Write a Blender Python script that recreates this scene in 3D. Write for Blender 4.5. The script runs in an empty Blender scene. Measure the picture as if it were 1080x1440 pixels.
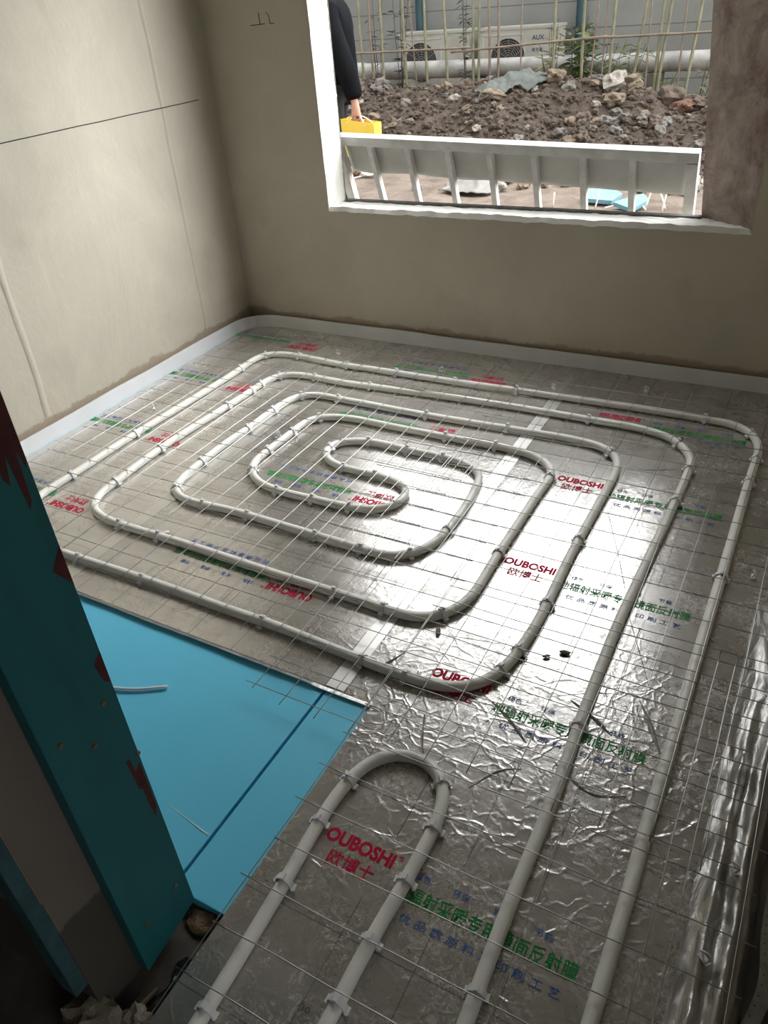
import bpy, bmesh, math, random
from mathutils import Vector, Matrix, Euler, noise
S = bpy.context.scene
C = S.collection
PI = math.pi
rnd = random.Random(7)

# ------------------------------------------------------------------ camera
cam_d = bpy.data.cameras.new('camera')
cam = bpy.data.objects.new('camera', cam_d); C.objects.link(cam)
cam.matrix_world = Matrix.Translation((0, 0, 1.5)) @ (Matrix.Rotation(0.54687, 4, 'Z') @ Matrix.Rotation(0.978084, 4, 'X') @ Matrix.Rotation(-0.0865197, 4, 'Z'))
cam_d.sensor_fit = 'VERTICAL'; cam_d.sensor_height = 24.0
cam_d.lens = 24.0 * 1086.92 / 1440.0
cam_d.clip_start = 0.02; cam_d.clip_end = 300
S.camera = cam

# ------------------------------------------------------------------ sky, light, exposure
S.view_settings.view_transform = 'Standard'; S.view_settings.look = 'None'
S.view_settings.gamma = 1.0; S.view_settings.use_curve_mapping = False
S.view_settings.exposure = 0.97
W = bpy.data.worlds.new('overcast_sky'); S.world = W; W.use_nodes = True
nt = W.node_tree; nt.nodes.clear()
def wn(t, **k):
    n = nt.nodes.new(t)
    for a, b in k.items(): setattr(n, a, b)
    return n
tc = wn('ShaderNodeTexCoord'); out = wn('ShaderNodeOutputWorld'); bg = wn('ShaderNodeBackground')
dot = wn('ShaderNodeVectorMath', operation='DOT_PRODUCT')
az, el = math.radians(36), math.radians(33)
dot.inputs[1].default_value = (math.sin(az)*math.cos(el), math.cos(az)*math.cos(el), math.sin(el))
nt.links.new(tc.outputs['Generated'], dot.inputs[0])
ramp = wn('ShaderNodeValToRGB')
SKY = [(0.0, 0.35), (0.38, 1.6), (0.58, 2.4), (0.76, 3.5), (0.91, 7.0), (1.0, 9.0)]
ramp.color_ramp.elements[0].position = SKY[0][0]; ramp.color_ramp.elements[1].position = 1.0
ramp.color_ramp.elements[0].color = [SKY[0][1]/9.0]*3 + [1]; ramp.color_ramp.elements[1].color = (1, 1, 1, 1)
for p_, v_ in SKY[1:-1]:
    e = ramp.color_ramp.elements.new(p_); e.color = [v_/9.0]*3 + [1]
nt.links.new(dot.outputs['Value'], ramp.inputs[0])
tint = wn('ShaderNodeMix', data_type='RGBA', blend_type='MULTIPLY'); tint.inputs[0].default_value = 1
tint.inputs[7].default_value = (0.97, 0.99, 1.0, 1)
nt.links.new(ramp.outputs['Color'], tint.inputs[6]); nt.links.new(tint.outputs[2], bg.inputs['Color'])
bg.inputs['Strength'].default_value = 9.0 * 1.0
nt.links.new(bg.outputs[0], out.inputs['Surface'])

# ------------------------------------------------------------------ materials
class Mat:
    def __init__(s, name):
        s.m = bpy.data.materials.new(name); s.m.use_nodes = True
        s.t = s.m.node_tree; s.t.nodes.clear()
        s.o = s.n('ShaderNodeOutputMaterial'); s.b = s.n('ShaderNodeBsdfPrincipled')
        s.t.links.new(s.b.outputs[0], s.o.inputs[0])
        s.g = s.n('ShaderNodeNewGeometry'); s.pos = s.g.outputs['Position']
    def n(s, t, **k):
        n = s.t.nodes.new(t)
        for a, b in k.items(): setattr(n, a, b)
        return n
    def l(s, a, b): s.t.links.new(a, b)
    def set(s, **k):
        for a, b in k.items():
            i = s.b.inputs[a.replace('_', ' ')]
            if hasattr(b, 'links') or isinstance(b, bpy.types.NodeSocket): s.l(b, i)
            else: i.default_value = b
        return s
    def math(s, op, a, b=None, c=None, clamp=False):
        n = s.n('ShaderNodeMath', operation=op, use_clamp=clamp)
        for i, v in enumerate((a, b, c)):
            if v is None: continue
            if isinstance(v, (int, float)): n.inputs[i].default_value = v
            else: s.l(v, n.inputs[i])
        return n.outputs[0]
    def vec(s, scale=(1, 1, 1), rot=0.0, src=None):
        m = s.n('ShaderNodeMapping'); m.inputs['Scale'].default_value = scale; m.inputs['Rotation'].default_value = (0, 0, rot)
        s.l(src or s.pos, m.inputs[0]); return m.outputs[0]
    def noise(s, scale, detail=4, rough=.55, dist=0.0, v=None):
        n = s.n('ShaderNodeTexNoise'); n.inputs['Scale'].default_value = scale; n.inputs['Detail'].default_value = detail
        n.inputs['Roughness'].default_value = rough; n.inputs['Distortion'].default_value = dist
        s.l(v or s.pos, n.inputs['Vector']); return n.outputs['Fac']
    def range(s, v, a, b, c=0.0, d=1.0):
        n = s.n('ShaderNodeMapRange'); s.l(v, n.inputs[0])
        for i, x in enumerate((a, b, c, d)): n.inputs[i+1].default_value = x
        return n.outputs[0]
    def mix(s, f, a, b):
        n = s.n('ShaderNodeMix', data_type='RGBA')
        if isinstance(f, (int, float)): n.inputs[0].default_value = f
        else: s.l(f, n.inputs[0])
        for i, v in ((6, a), (7, b)):
            if isinstance(v, bpy.types.NodeSocket): s.l(v, n.inputs[i])
            else: n.inputs[i].default_value = tuple(v) + (1,)
        return n.outputs[2]
    def bump(s, h, strength=.3, dist=.01, normal=None):
        n = s.n('ShaderNodeBump'); n.inputs['Strength'].default_value = strength; n.inputs['Distance'].default_value = dist
        s.l(h, n.inputs['Height'])
        if normal: s.l(normal, n.inputs['Normal'])
        return n.outputs[0]
    def xyz(s):
        n = s.n('ShaderNodeSeparateXYZ'); s.l(s.pos, n.inputs[0]); return n.outputs

def simple(name, col, rough=.6, metal=0.0, var=.0, vscale=20, bump=0.0, col2=None):
    m = Mat(name)
    if var or col2:
        f = m.range(m.noise(vscale, 5), .35, .68)
        c2 = col2 or tuple(c*(1-var) for c in col)
        m.set(Base_Color=m.mix(f, col, c2))
    else: m.set(Base_Color=tuple(col)+(1,))
    m.set(Roughness=rough, Metallic=metal)
    if bump: m.set(Normal=m.bump(m.noise(vscale*3, 6), .5, bump))
    return m.m

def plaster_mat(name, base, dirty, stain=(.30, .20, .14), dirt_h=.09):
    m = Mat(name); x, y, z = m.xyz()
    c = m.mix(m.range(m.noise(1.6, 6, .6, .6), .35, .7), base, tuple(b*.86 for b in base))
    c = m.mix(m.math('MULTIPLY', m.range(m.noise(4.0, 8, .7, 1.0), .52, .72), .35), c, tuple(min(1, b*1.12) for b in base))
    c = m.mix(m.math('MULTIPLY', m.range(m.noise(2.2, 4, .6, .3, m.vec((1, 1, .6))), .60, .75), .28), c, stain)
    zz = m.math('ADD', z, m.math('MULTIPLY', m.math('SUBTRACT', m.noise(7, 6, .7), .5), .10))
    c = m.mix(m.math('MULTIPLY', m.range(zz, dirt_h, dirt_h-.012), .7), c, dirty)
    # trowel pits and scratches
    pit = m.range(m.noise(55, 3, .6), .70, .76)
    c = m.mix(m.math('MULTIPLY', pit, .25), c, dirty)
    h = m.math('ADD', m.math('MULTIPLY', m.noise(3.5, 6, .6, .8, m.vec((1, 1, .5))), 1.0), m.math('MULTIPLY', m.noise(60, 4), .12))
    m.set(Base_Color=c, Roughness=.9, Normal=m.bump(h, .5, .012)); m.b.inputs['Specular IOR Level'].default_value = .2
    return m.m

M = {}
M['plaster'] = plaster_mat('bare_plaster', (.635, .585, .485), (.36, .27, .19))
M['reveal'] = plaster_mat('white_reveal_plaster', (.86, .85, .80), (.7, .66, .58))
pm = Mat('stained_concrete')
pc = pm.mix(pm.range(pm.noise(5, 9, .72, .6), .36, .66), (.22, .155, .13), (.50, .42, .365))
pc = pm.mix(pm.math('MULTIPLY', pm.range(pm.noise(3.2, 7, .7, .8), .52, .66), .8), pc, (.13, .055, .05))
pc = pm.mix(pm.math('MULTIPLY', pm.range(pm.noise(26, 5, .7), .60, .72), .5), pc, (.12, .085, .075))
pm.set(Base_Color=pc, Roughness=.9, Normal=pm.bump(pm.noise(22, 8, .75), .5, .01)); M['pier'] = pm.m
M['ceiling'] = plaster_mat('ceiling_concrete', (.45, .43, .39), (.4, .38, .35), (.4, .36, .3), -1)
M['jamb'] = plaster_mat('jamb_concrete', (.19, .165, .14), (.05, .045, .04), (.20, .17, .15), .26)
M['facade'] = plaster_mat('house_facade', (.50, .48, .44), (.40, .38, .33), (.4, .36, .3), -1)
M['slab'] = simple('slab_concrete', (.12, .105, .09), .9, 0, .5, 6, .01)

def foil_mat(name, x0, y0, refl, dirt):  # dirt: extra pale matte share that lifts a sheet's brightness
    """mirror film over a scuffed aluminium backing with a printed measuring grid"""
    m = Mat(name); x, y, z = m.xyz()
    # --- relief: fine crumple, slack waves, sharp creases where the film is loose
    loose = m.math('MULTIPLY', m.range(m.noise(1.7, 2, .5), .40, .60), 1.0)
    loose = m.math('MAXIMUM', m.math('MULTIPLY', loose, .35), m.math('MULTIPLY', m.range(x, -1.05, -.75), m.math('MULTIPLY', m.range(y, 1.75, 1.25), .75)))
    wv = m.n('ShaderNodeVectorMath', operation='ADD'); m.l(m.pos, wv.inputs[0])
    nz = m.n('ShaderNodeTexNoise'); nz.inputs['Scale'].default_value = 5; nz.inputs['Detail'].default_value = 4; m.l(m.pos, nz.inputs['Vector'])
    sc = m.n('ShaderNodeVectorMath', operation='SCALE'); m.l(nz.outputs['Color'], sc.inputs[0]); sc.inputs['Scale'].default_value = .22
    m.l(sc.outputs[0], wv.inputs[1])
    def crease(scale, w):
        v = m.n('ShaderNodeTexVoronoi', feature='DISTANCE_TO_EDGE'); v.inputs['Scale'].default_value = scale
        m.l(wv.outputs[0], v.inputs['Vector']); return m.range(v.outputs['Distance'], 0, w, 1, 0)
    cr = m.math('ADD', m.math('MULTIPLY', crease(6.5, .05), .42), m.math('MULTIPLY', crease(17, .10), .34))
    cr = m.math('ADD', cr, m.math('MULTIPLY', m.noise(24, 5, .65, 2.5), .45))
    h = m.math('MULTIPLY', m.math('MULTIPLY', cr, loose), 1.0)
    h = m.math('ADD', h, m.math('MULTIPLY', m.noise(55, 5, .65, 1.6, m.vec((.6, 1.5, 1))), .13))
    h = m.math('ADD', h, m.math('MULTIPLY', m.noise(4, 2, .5), .9))
    nrm = m.bump(h, .5, .003)
    # --- printed grid: solid lines with gaps at the lettered bands
    def line(c, pitch, off, w):
        q = m.math('PINGPONG', m.math('SUBTRACT', c, off), pitch/2)
        return m.math('LESS_THAN', q, w)
    lx = line(x, .157, x0, .0011)
    band = m.math('GREATER_THAN', m.math('PINGPONG', m.math('SUBTRACT', y, y0), .26), .075)
    ly = m.math('LESS_THAN', m.math('ABSOLUTE', m.math('SUBTRACT', m.math('PINGPONG', m.math('SUBTRACT', y, y0), .26), .155)), .0011)
    dash = m.math('MULTIPLY', line(y, .052, y0, .0008), m.math('GREATER_THAN', m.math('PINGPONG', x, .012), .007))
    grid = m.math('MAXIMUM', m.math('MULTIPLY', lx, band), ly)
    grid = m.math('ADD', m.math('MULTIPLY', grid, .62), m.math('MULTIPLY', m.math('MULTIPLY', dash, band), .14), clamp=True)
    dust = m.range(m.noise(2.4, 6, .65, .8), .35, .75, .13+dirt, .34+dirt)
    scuff = m.math('MULTIPLY', m.range(m.noise(30, 8, .8, 3.0), .47, .62), m.range(m.noise(5.1, 4, .6), .44, .60))
    scuff = m.math('MULTIPLY', scuff, m.range(m.math('ADD', x, m.math('MULTIPLY', y, -.55)), -2.2, -.9, .25, 1.0))
    dust = m.math('ADD', dust, m.math('MULTIPLY', scuff, .60), clamp=True)
    m.set(Base_Color=(refl, refl*.97, refl*.93, 1), Metallic=1.0, Roughness=m.math('ADD', m.math('MULTIPLY', dust, .25), .15), Normal=nrm)
    d = m.n('ShaderNodeBsdfDiffuse'); d.inputs[0].default_value = (.56, .53, .48, 1)
    k = m.n('ShaderNodeBsdfDiffuse'); k.inputs[0].default_value = (.03, .03, .035, 1)
    m1 = m.n('ShaderNodeMixShader'); m2 = m.n('ShaderNodeMixShader')
    m.l(dust, m1.inputs[0]); m.l(m.b.outputs[0], m1.inputs[1]); m.l(d.outputs[0], m1.inputs[2])
    m.l(grid, m2.inputs[0]); m.l(m1.outputs[0], m2.inputs[1]); m.l(k.outputs[0], m2.inputs[2])
    m.l(m2.outputs[0], m.o.inputs[0])
    return m.m
M['foil_r'] = foil_mat('mirror_film_near', -.54, .7475, .54, .05)
M['foil_m'] = foil_mat('mirror_film_middle', -1.70, 1.425, .66, .08)
M['foil_l'] = foil_mat('mirror_film_wall', -2.70, 1.475, .80, .14)  # reflectance and matte share rise sheet by sheet to paint the wall side brighter
def crumpled():
    m = Mat('crumpled_foil')
    h = m.math('ADD', m.noise(9, 6, .65, 1.5, m.vec((2.2, .7, 1))), m.math('MULTIPLY', m.noise(45, 4), .2))
    m.set(Base_Color=(.40, .39, .37, 1), Metallic=.9, Roughness=.32, Normal=m.bump(h, .5, .008)); return m.m
M['crumple'] = crumpled()
tp = Mat('clear_tape'); tp.set(Base_Color=(.78, .77, .74, 1), Metallic=.9, Roughness=.34); M['tape'] = tp.m
M['pipe'] = simple('white_plastic_pipe', (.90, .89, .83), .42, 0, .06, 6)
M['clip'] = simple('white_nylon', (.85, .85, .87), .38)
M['wire'] = simple('galvanised_wire', (.43, .43, .41), .30, 1.0, .15, 60)
M['foam_white'] = simple('white_foam_strip', (.80, .82, .84), .55, 0, .06, 8)
xp = Mat('blue_foam_board')
xc = xp.mix(xp.range(xp.noise(2.2, 4, .5), .35, .7), (.15, .69, .97), (.13, .65, .94))
xc = xp.mix(xp.math('MULTIPLY', xp.range(xp.noise(7, 5, .7, 1.2, xp.vec((1, .35, 1), .6)), .66, .76), .35), xc, (.32, .55, .66))
xp.set(Base_Color=xc, Roughness=.5, Normal=xp.bump(xp.noise(60, 3), .15, .002)); M['xps'] = xp.m
tb = Mat('teal_board')
tcx, tcy, tcz = tb.xyz()
tcol = tb.mix(tb.range(tb.noise(14, 5, .6, .4, tb.vec((1, 1, .12))), .3, .7), (.012, .15, .17), (.009, .11, .128))
tcol = tb.mix(tb.math('MULTIPLY', tb.range(tb.noise(3.0, 4, .6), .55, .75), .4), tcol, (.012, .07, .08))
tb.set(Base_Color=tcol, Roughness=.6, Normal=tb.bump(tb.noise(25, 5, .6, 0, tb.vec((1, 1, .1))), .3, .004)); M['teal'] = tb.m
M['teal_worn'] = simple('worn_teal_edge', (.035, .10, .115), .7, 0, .45, 18, .004)
M['rust'] = simple('reddish_stain', (.10, .025, .025), .85, 0, .3, 30)
M['screw'] = simple('rusty_screw', (.30, .20, .10), .6, .6, .4, 80)
def ink(n, c):
    m = Mat(n); m.set(Base_Color=tuple(c)+(1,), Roughness=.9); m.b.inputs['Specular IOR Level'].default_value = .02; return m.m
M['red'] = ink('red_print', (.56, .025, .07))
M['green'] = ink('green_print', (.02, .29, .07))
M['blue'] = ink('blue_print', (.045, .13, .38))
M['logo'] = simple('navy_logo_print', (.03, .03, .10), .7)
M['ink'] = simple('black_ink', (.02, .018, .018), .8)
M['alu'] = simple('weathered_aluminium', (.56, .56, .53), .6, .1, .25, 15, .002)
M['alu_sheet'] = simple('dull_aluminium_sheet', (.44, .435, .40), .6, .1, .2, 7, .001)
M['darkrail'] = simple('dark_sill_strip', (.16, .155, .15), .8, 0, .4, 30)
M['dirt'] = (lambda m: (m.set(Base_Color=m.mix(m.range(m.noise(14, 8, .75), .38, .68), (.06, .042, .031), (.17, .13, .10)), Roughness=.95, Normal=m.bump(m.noise(30, 8, .8), .9, .05)), m.m)[1])(Mat('dug_earth'))
M['sand'] = (lambda m: (m.set(Base_Color=m.mix(m.range(m.noise(3.2, 8, .7, .5), .42, .64), (.215, .17, .135), (.115, .085, .066)), Roughness=.95, Normal=m.bump(m.noise(18, 8, .75), .7, .04)), m.m)[1])(Mat('trampled_mortar_ground'))
for nm, c in (('rock_tan', (.20, .155, .11)), ('rock_grey', (.16, .145, .13)), ('rock_brown', (.12, .088, .068)), ('rock_white', (.30, .27, .235)), ('brick', (.17, .095, .07))):
    M[nm] = simple(nm, c, .92, 0, .35, 14, .02)
M['bamboo'] = simple('dry_bamboo', (.27, .26, .165), .7, 0, .35, 9)
M['bamboo_grey'] = simple('weathered_bamboo', (.26, .20, .15), .7, 0, .35, 9)
M['leaf'] = simple('green_leaf', (.13, .17, .06), .6, 0, .5, 12)
M['leaf_pale'] = simple('pale_leaf', (.33, .32, .17), .6, 0, .4, 12)
M['twig'] = simple('dark_twig', (.05, .038, .03), .8)
M['drain'] = simple('weathered_drain_pipe', (.40, .39, .37), .6, 0, .45, 5, .003)
wf = Mat('ribbed_grey_wall'); wx, wy, wz = wf.xyz()
groove = wf.math('LESS_THAN', wf.math('PINGPONG', wz, .15), .006)
wf.set(Base_Color=wf.mix(groove, wf.mix(wf.range(wf.noise(1.2, 5), .35, .7), (.27, .275, .265), (.21, .215, .205)), (.12, .12, .115)), Roughness=.85); M['farwall'] = wf.m
M['acbody'] = simple('ac_casing', (.44, .43, .38), .5, 0, .2, 4)
M['acdark'] = simple('ac_dark_cavity', (.025, .025, .025), .7)
M['acgrey'] = simple('ac_grille', (.20, .20, .19), .5)
M['bluepaint'] = simple('blue_painted_pipe', (.025, .07, .09), .5, 0, .3, 6)
M['jacket'] = simple('black_jacket_cloth', (.006, .0065, .008), .9, 0, .4, 9, .004); M['jacket'].node_tree.nodes['Principled BSDF'].inputs['Specular IOR Level'].default_value = .08
M['trouser'] = simple('dark_trouser_cloth', (.008, .008, .010), .9, 0, .3, 12)
M['skin'] = simple('skin', (.50, .27, .19), .55, 0, .12, 30)
M['hair'] = simple('black_hair', (.01, .009, .008), .6)
M['shoe'] = simple('black_shoe', (.014, .014, .015), .5)
M['bagy'] = simple('yellow_paper', (.85, .60, .075), .55, 0, .08, 5)
M['rope'] = simple('white_cord', (.75, .74, .70), .7)
M['sheet'] = simple('grey_plastic_sheet', (.20, .19, .175), .55, 0, .2, 8, .01)
nt_ = Mat('grey_green_mesh_bag'); nt_.set(Base_Color=(.15, .165, .15, 1), Roughness=.7, Alpha=.7, Normal=nt_.bump(nt_.noise(25, 5, .6, 1), .8, .03)); M['net'] = nt_.m
M['cyanfoam'] = simple('pale_blue_foam', (.17, .36, .45), .6, 0, .15, 10)
M['paper'] = simple('greenish_edging', (.20, .20, .15), .8, 0, .35, 25)
M['blackplastic'] = simple('black_plastic_film', (.02, .02, .022), .25)
M['sandy'] = simple('brown_sand', (.34, .22, .13), .95, 0, .4, 60, .01)
M['lump'] = simple('mortar_lump', (.36, .31, .25), .95, 0, .5, 20, .02)

# ------------------------------------------------------------------ mesh helpers
def link(name, bm, mat, parent=None, smooth=False, loc=None):
    me = bpy.data.meshes.new(name)
    if smooth:
        for f in bm.faces: f.smooth = True
    bm.normal_update(); bm.to_mesh(me); bm.free()
    for m in (mat if isinstance(mat, (list, tuple)) else [mat]): me.materials.append(m)
    o = bpy.data.objects.new(name, me); C.objects.link(o)
    if parent: o.parent = parent
    if loc is not None: o.location = loc
    return o
def tag(o, label, cat, group=None, kind=None):
    o['label'] = label; o['category'] = cat
    if group: o['group'] = group
    if kind: o['kind'] = kind
    return o
def thing(name, label, cat, loc=(0, 0, 0), rot=0.0, group=None):
    o = bpy.data.objects.new(name, None); C.objects.link(o); o.location = loc; o.rotation_euler = (0, 0, rot)
    o.empty_display_size = .05
    return tag(o, label, cat, group)
def struct(name, bm, mat, parent=None):
    o = link(name, bm, mat, parent); o['kind'] = 'structure'; return o
def box(bm, a, b, mi=0, M4=None):
    vs = [bm.verts.new((x, y, z)) for x in (a[0], b[0]) for y in (a[1], b[1]) for z in (a[2], b[2])]
    if M4:
        for v in vs: v.co = M4 @ v.co
    for q in ((0, 1, 3, 2), (4, 6, 7, 5), (0, 4, 5, 1), (2, 3, 7, 6), (0, 2, 6, 4), (1, 5, 7, 3)):
        f = bm.faces.new([vs[i] for i in q]); f.material_index = mi
    return vs
def prism(bm, pts, z0, z1):
    """pts: plan outline, counter-clockwise; z0/z1 numbers or per-point lists"""
    n = len(pts); g = lambda z, i: z[i] if isinstance(z, (list, tuple)) else z
    lo = [bm.verts.new((p[0], p[1], g(z0, i))) for i, p in enumerate(pts)]
    hi = [bm.verts.new((p[0], p[1], g(z1, i))) for i, p in enumerate(pts)]
    bm.faces.new(list(reversed(lo))); bm.faces.new(hi)
    for i in range(n): bm.faces.new((lo[i], lo[(i+1) % n], hi[(i+1) % n], hi[i]))
def tube(bm, pts, r, seg=8, cap=True, closed=False):
    pts = [Vector(p) for p in pts]; n = len(pts); rings = []
    up = None
    for i, p in enumerate(pts):
        if closed: t = pts[(i+1) % n] - pts[i-1]
        else: t = pts[min(i+1, n-1)] - pts[max(i-1, 0)]
        t.normalize()
        if up is None:
            up = Vector((0, 0, 1)) if abs(t.z) < .9 else Vector((1, 0, 0))
        up = (up - t*up.dot(t)).normalized(); s = t.cross(up)
        rr = r[i] if isinstance(r, (list, tuple)) else r
        rings.append([bm.verts.new(p + (s*math.cos(a) + up*math.sin(a))*rr) for a in [2*PI*k/seg for k in range(seg)]])
    m = n if closed else n-1
    for i in range(m):
        A, B = rings[i], rings[(i+1) % n]
        for k in range(seg): bm.faces.new((A[k], A[(k+1) % seg], B[(k+1) % seg], B[k]))
    if cap and not closed:
        bm.faces.new(list(reversed(rings[0]))); bm.faces.new(rings[-1])
def smooth_path(P, step=.02, z=None):
    P = [Vector((p[0], p[1], p[2] if len(p) > 2 else z)) for p in P]; out = []
    for i in range(len(P)-1):
        p0, p1, p2, p3 = P[max(i-1, 0)], P[i], P[i+1], P[min(i+2, len(P)-1)]
        n = max(1, int((p2-p1).length/step))
        for k in range(n):
            t = k/n
            a = (p1-p0).length**.5 or 1e-3; b = (p2-p1).length**.5 or 1e-3; c = (p3-p2).length**.5 or 1e-3
            m1 = ((p1-p0)/a - (p2-p0)/(a+b) + (p2-p1)/b)*b if i > 0 else p2-p1
            m2 = ((p2-p1)/b - (p3-p1)/(b+c) + (p3-p2)/c)*b if i < len(P)-2 else p2-p1
            out.append((2*t**3-3*t**2+1)*p1 + (t**3-2*t**2+t)*m1 + (-2*t**3+3*t**2)*p2 + (t**3-t**2)*m2)
    out.append(P[-1])
    for _ in range(6):
        out = [out[0]] + [(out[i-1]+out[i]*2+out[i+1])/4 for i in range(1, len(out)-1)] + [out[-1]]
    return out
def grid(bm, nu, nv, f):
    V = [[bm.verts.new(f(i/nu, j/nv)) for j in range(nv+1)] for i in range(nu+1)]
    for i in range(nu):
        for j in range(nv): bm.faces.new((V[i][j], V[i+1][j], V[i+1][j+1], V[i][j+1]))
    return V
def bevel(o, w, seg=2):
    m = o.modifiers.new('bevel', 'BEVEL'); m.width = w; m.segments = seg; m.limit_method = 'ANGLE'; return o
def ico(bm, c, r, sub=1, seed=0, squash=(1, 1, 1), amp=.35, freq=1.6, rot=None):
    b2 = bmesh.new(); bmesh.ops.create_icosphere(b2, subdivisions=sub, radius=1.0)
    R = (rot or Euler((0, 0, 0))).to_matrix(); mp = {}
    for v in b2.verts:
        d = 1 + amp*noise.noise(v.co*freq + Vector((seed*7.3, seed*1.9, seed*3.1)))
        p = Vector((v.co.x*squash[0], v.co.y*squash[1], v.co.z*squash[2]))*d*r
        mp[v] = bm.verts.new(R @ p + Vector(c))
    for f in b2.faces: bm.faces.new([mp[v] for v in f.verts])
    b2.free()

_depsgraph = bpy.context.evaluated_depsgraph_get
def lettering(name, text, width, height, mat, parent, loc, rot=0.0, bold=0.0, M4=None):
    """flat lettering scaled to width x height, baseline-left at loc"""
    cu = bpy.data.curves.new('lettering', 'FONT'); cu.body = text; cu.size = 1.0; cu.offset = bold; cu.resolution_u = 3
    o = bpy.data.objects.new('lettering', cu); C.objects.link(o)
    bpy.context.view_layer.update()
    me = bpy.data.meshes.new_from_object(o.evaluated_get(_depsgraph()))
    bpy.data.objects.remove(o); bpy.data.curves.remove(cu)
    xs = [v.co.x for v in me.vertices]; ys = [v.co.y for v in me.vertices]
    x0, x1, y0, y1 = min(xs), max(xs), min(ys), max(ys)
    for v in me.vertices:
        v.co = Vector(((v.co.x-x0)/(x1-x0)*width, (v.co.y-y0)/(y1-y0)*height, 0))
    me.materials.clear(); me.materials.append(mat); me.name = name
    T = M4 or (Matrix.Translation(loc) @ Matrix.Rotation(rot, 4, 'Z'))
    me.transform(T)
    p = bpy.data.objects.new(name, me); C.objects.link(p); p.parent = parent
    return p

# surveyed plan positions (metres) of pipe runs and clips
MAIN= [(-0.262,0.545),(-0.269,0.794),(-0.269,1.032),(-0.279,1.288),(-0.286,1.642),(-0.28,1.917),(-0.27,2.27),(-0.267,2.514),(-0.275,2.617),(-0.352,2.729),(-0.467,2.775),(-0.664,2.783),(-1.119,2.784),(-1.623,2.759),(-1.814,2.746),(-1.986,2.751),(-2.089,2.749),(-2.167,2.713),(-2.192,2.62),(-2.193,2.521),(-2.2,2.356),(-2.211,2.172),(-2.219,1.982),(-2.213,1.788),(-2.202,1.672),(-2.201,1.597),(-2.18,1.537),(-2.154,1.502),(-2.098,1.475),(-2.019,1.46),(-1.947,1.457),(-1.707,1.459),(-1.491,1.454),(-1.299,1.449),(-1.08,1.448),(-0.915,1.444),(-0.836,1.442),(-0.777,1.458),(-0.722,1.509),(-0.698,1.591),(-0.701,1.781),(-0.702,2.001),(-0.702,2.212),(-0.698,2.331),(-0.72,2.381),(-0.805,2.431),(-0.925,2.448),(-1.132,2.446),(-1.447,2.447),(-1.599,2.451),(-1.707,2.431),(-1.747,2.409),(-1.778,2.356),(-1.781,2.254),(-1.786,2.094),(-1.788,2.02),(-1.775,1.961),(-1.737,1.915),(-1.68,1.878),(-1.577,1.856),(-1.422,1.858),(-1.278,1.863),(-1.183,1.883),(-1.134,1.927),(-1.12,1.992),(-1.143,2.048),(-1.201,2.076),(-1.296,2.086),(-1.432,2.087),(-1.523,2.114),(-1.565,2.156),(-1.57,2.227),(-1.523,2.276),(-1.418,2.304),(-1.267,2.296),(-1.116,2.297),(-1.01,2.282),(-0.938,2.235),(-0.918,2.154),(-0.902,2.023),(-0.901,1.874),(-0.91,1.784),(-0.949,1.71),(-0.993,1.671),(-1.029,1.668),(-1.274,1.673),(-1.67,1.682),(-1.772,1.674),(-1.869,1.675),(-1.935,1.699),(-1.961,1.737),(-1.975,1.797),(-1.985,1.919),(-1.987,2.084),(-1.978,2.232),(-1.978,2.372),(-1.971,2.493),(-1.942,2.565),(-1.884,2.594),(-1.763,2.592),(-1.603,2.592),(-1.46,2.587),(-1.197,2.589),(-0.894,2.6),(-0.695,2.602),(-0.58,2.582),(-0.516,2.522),(-0.497,2.438),(-0.495,2.32),(-0.496,2.109),(-0.496,1.881),(-0.488,1.656),(-0.488,1.536),(-0.497,1.421),(-0.514,1.339),(-0.549,1.28),(-0.603,1.247),(-0.688,1.233),(-0.837,1.235),(-0.953,1.241),(-1.159,1.252),(-1.332,1.252),(-1.531,1.257),(-1.78,1.257),(-1.958,1.253),(-2.041,1.252)]
TAIL= [(-2.413,1.565),(-2.408,1.64),(-2.414,1.817),(-2.414,1.998),(-2.406,2.243),(-2.397,2.606),(-2.4,2.71),(-2.406,2.818),(-2.386,2.9),(-2.303,2.938),(-2.161,2.939),(-1.968,2.923),(-1.707,2.926),(-1.349,2.928),(-1.017,2.939),(-0.564,2.947),(-0.288,2.944),(-0.155,2.925),(-0.091,2.859),(-0.066,2.754),(-0.067,2.672),(-0.07,2.478),(-0.07,2.244),(-0.07,1.943),(-0.072,1.605),(-0.072,1.385),(-0.072,1.228),(-0.074,1.069),(-0.072,0.939),(-0.073,0.641)]
P2= [(-0.682,0.34),(-0.686,0.473),(-0.693,0.626),(-0.7,0.729),(-0.705,0.839),(-0.696,0.918),(-0.672,0.976),(-0.633,1.01),(-0.583,1.022),(-0.537,1.011),(-0.5,0.982),(-0.477,0.932),(-0.472,0.867),(-0.471,0.795),(-0.472,0.735),(-0.478,0.599),(-0.477,0.456)]
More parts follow.
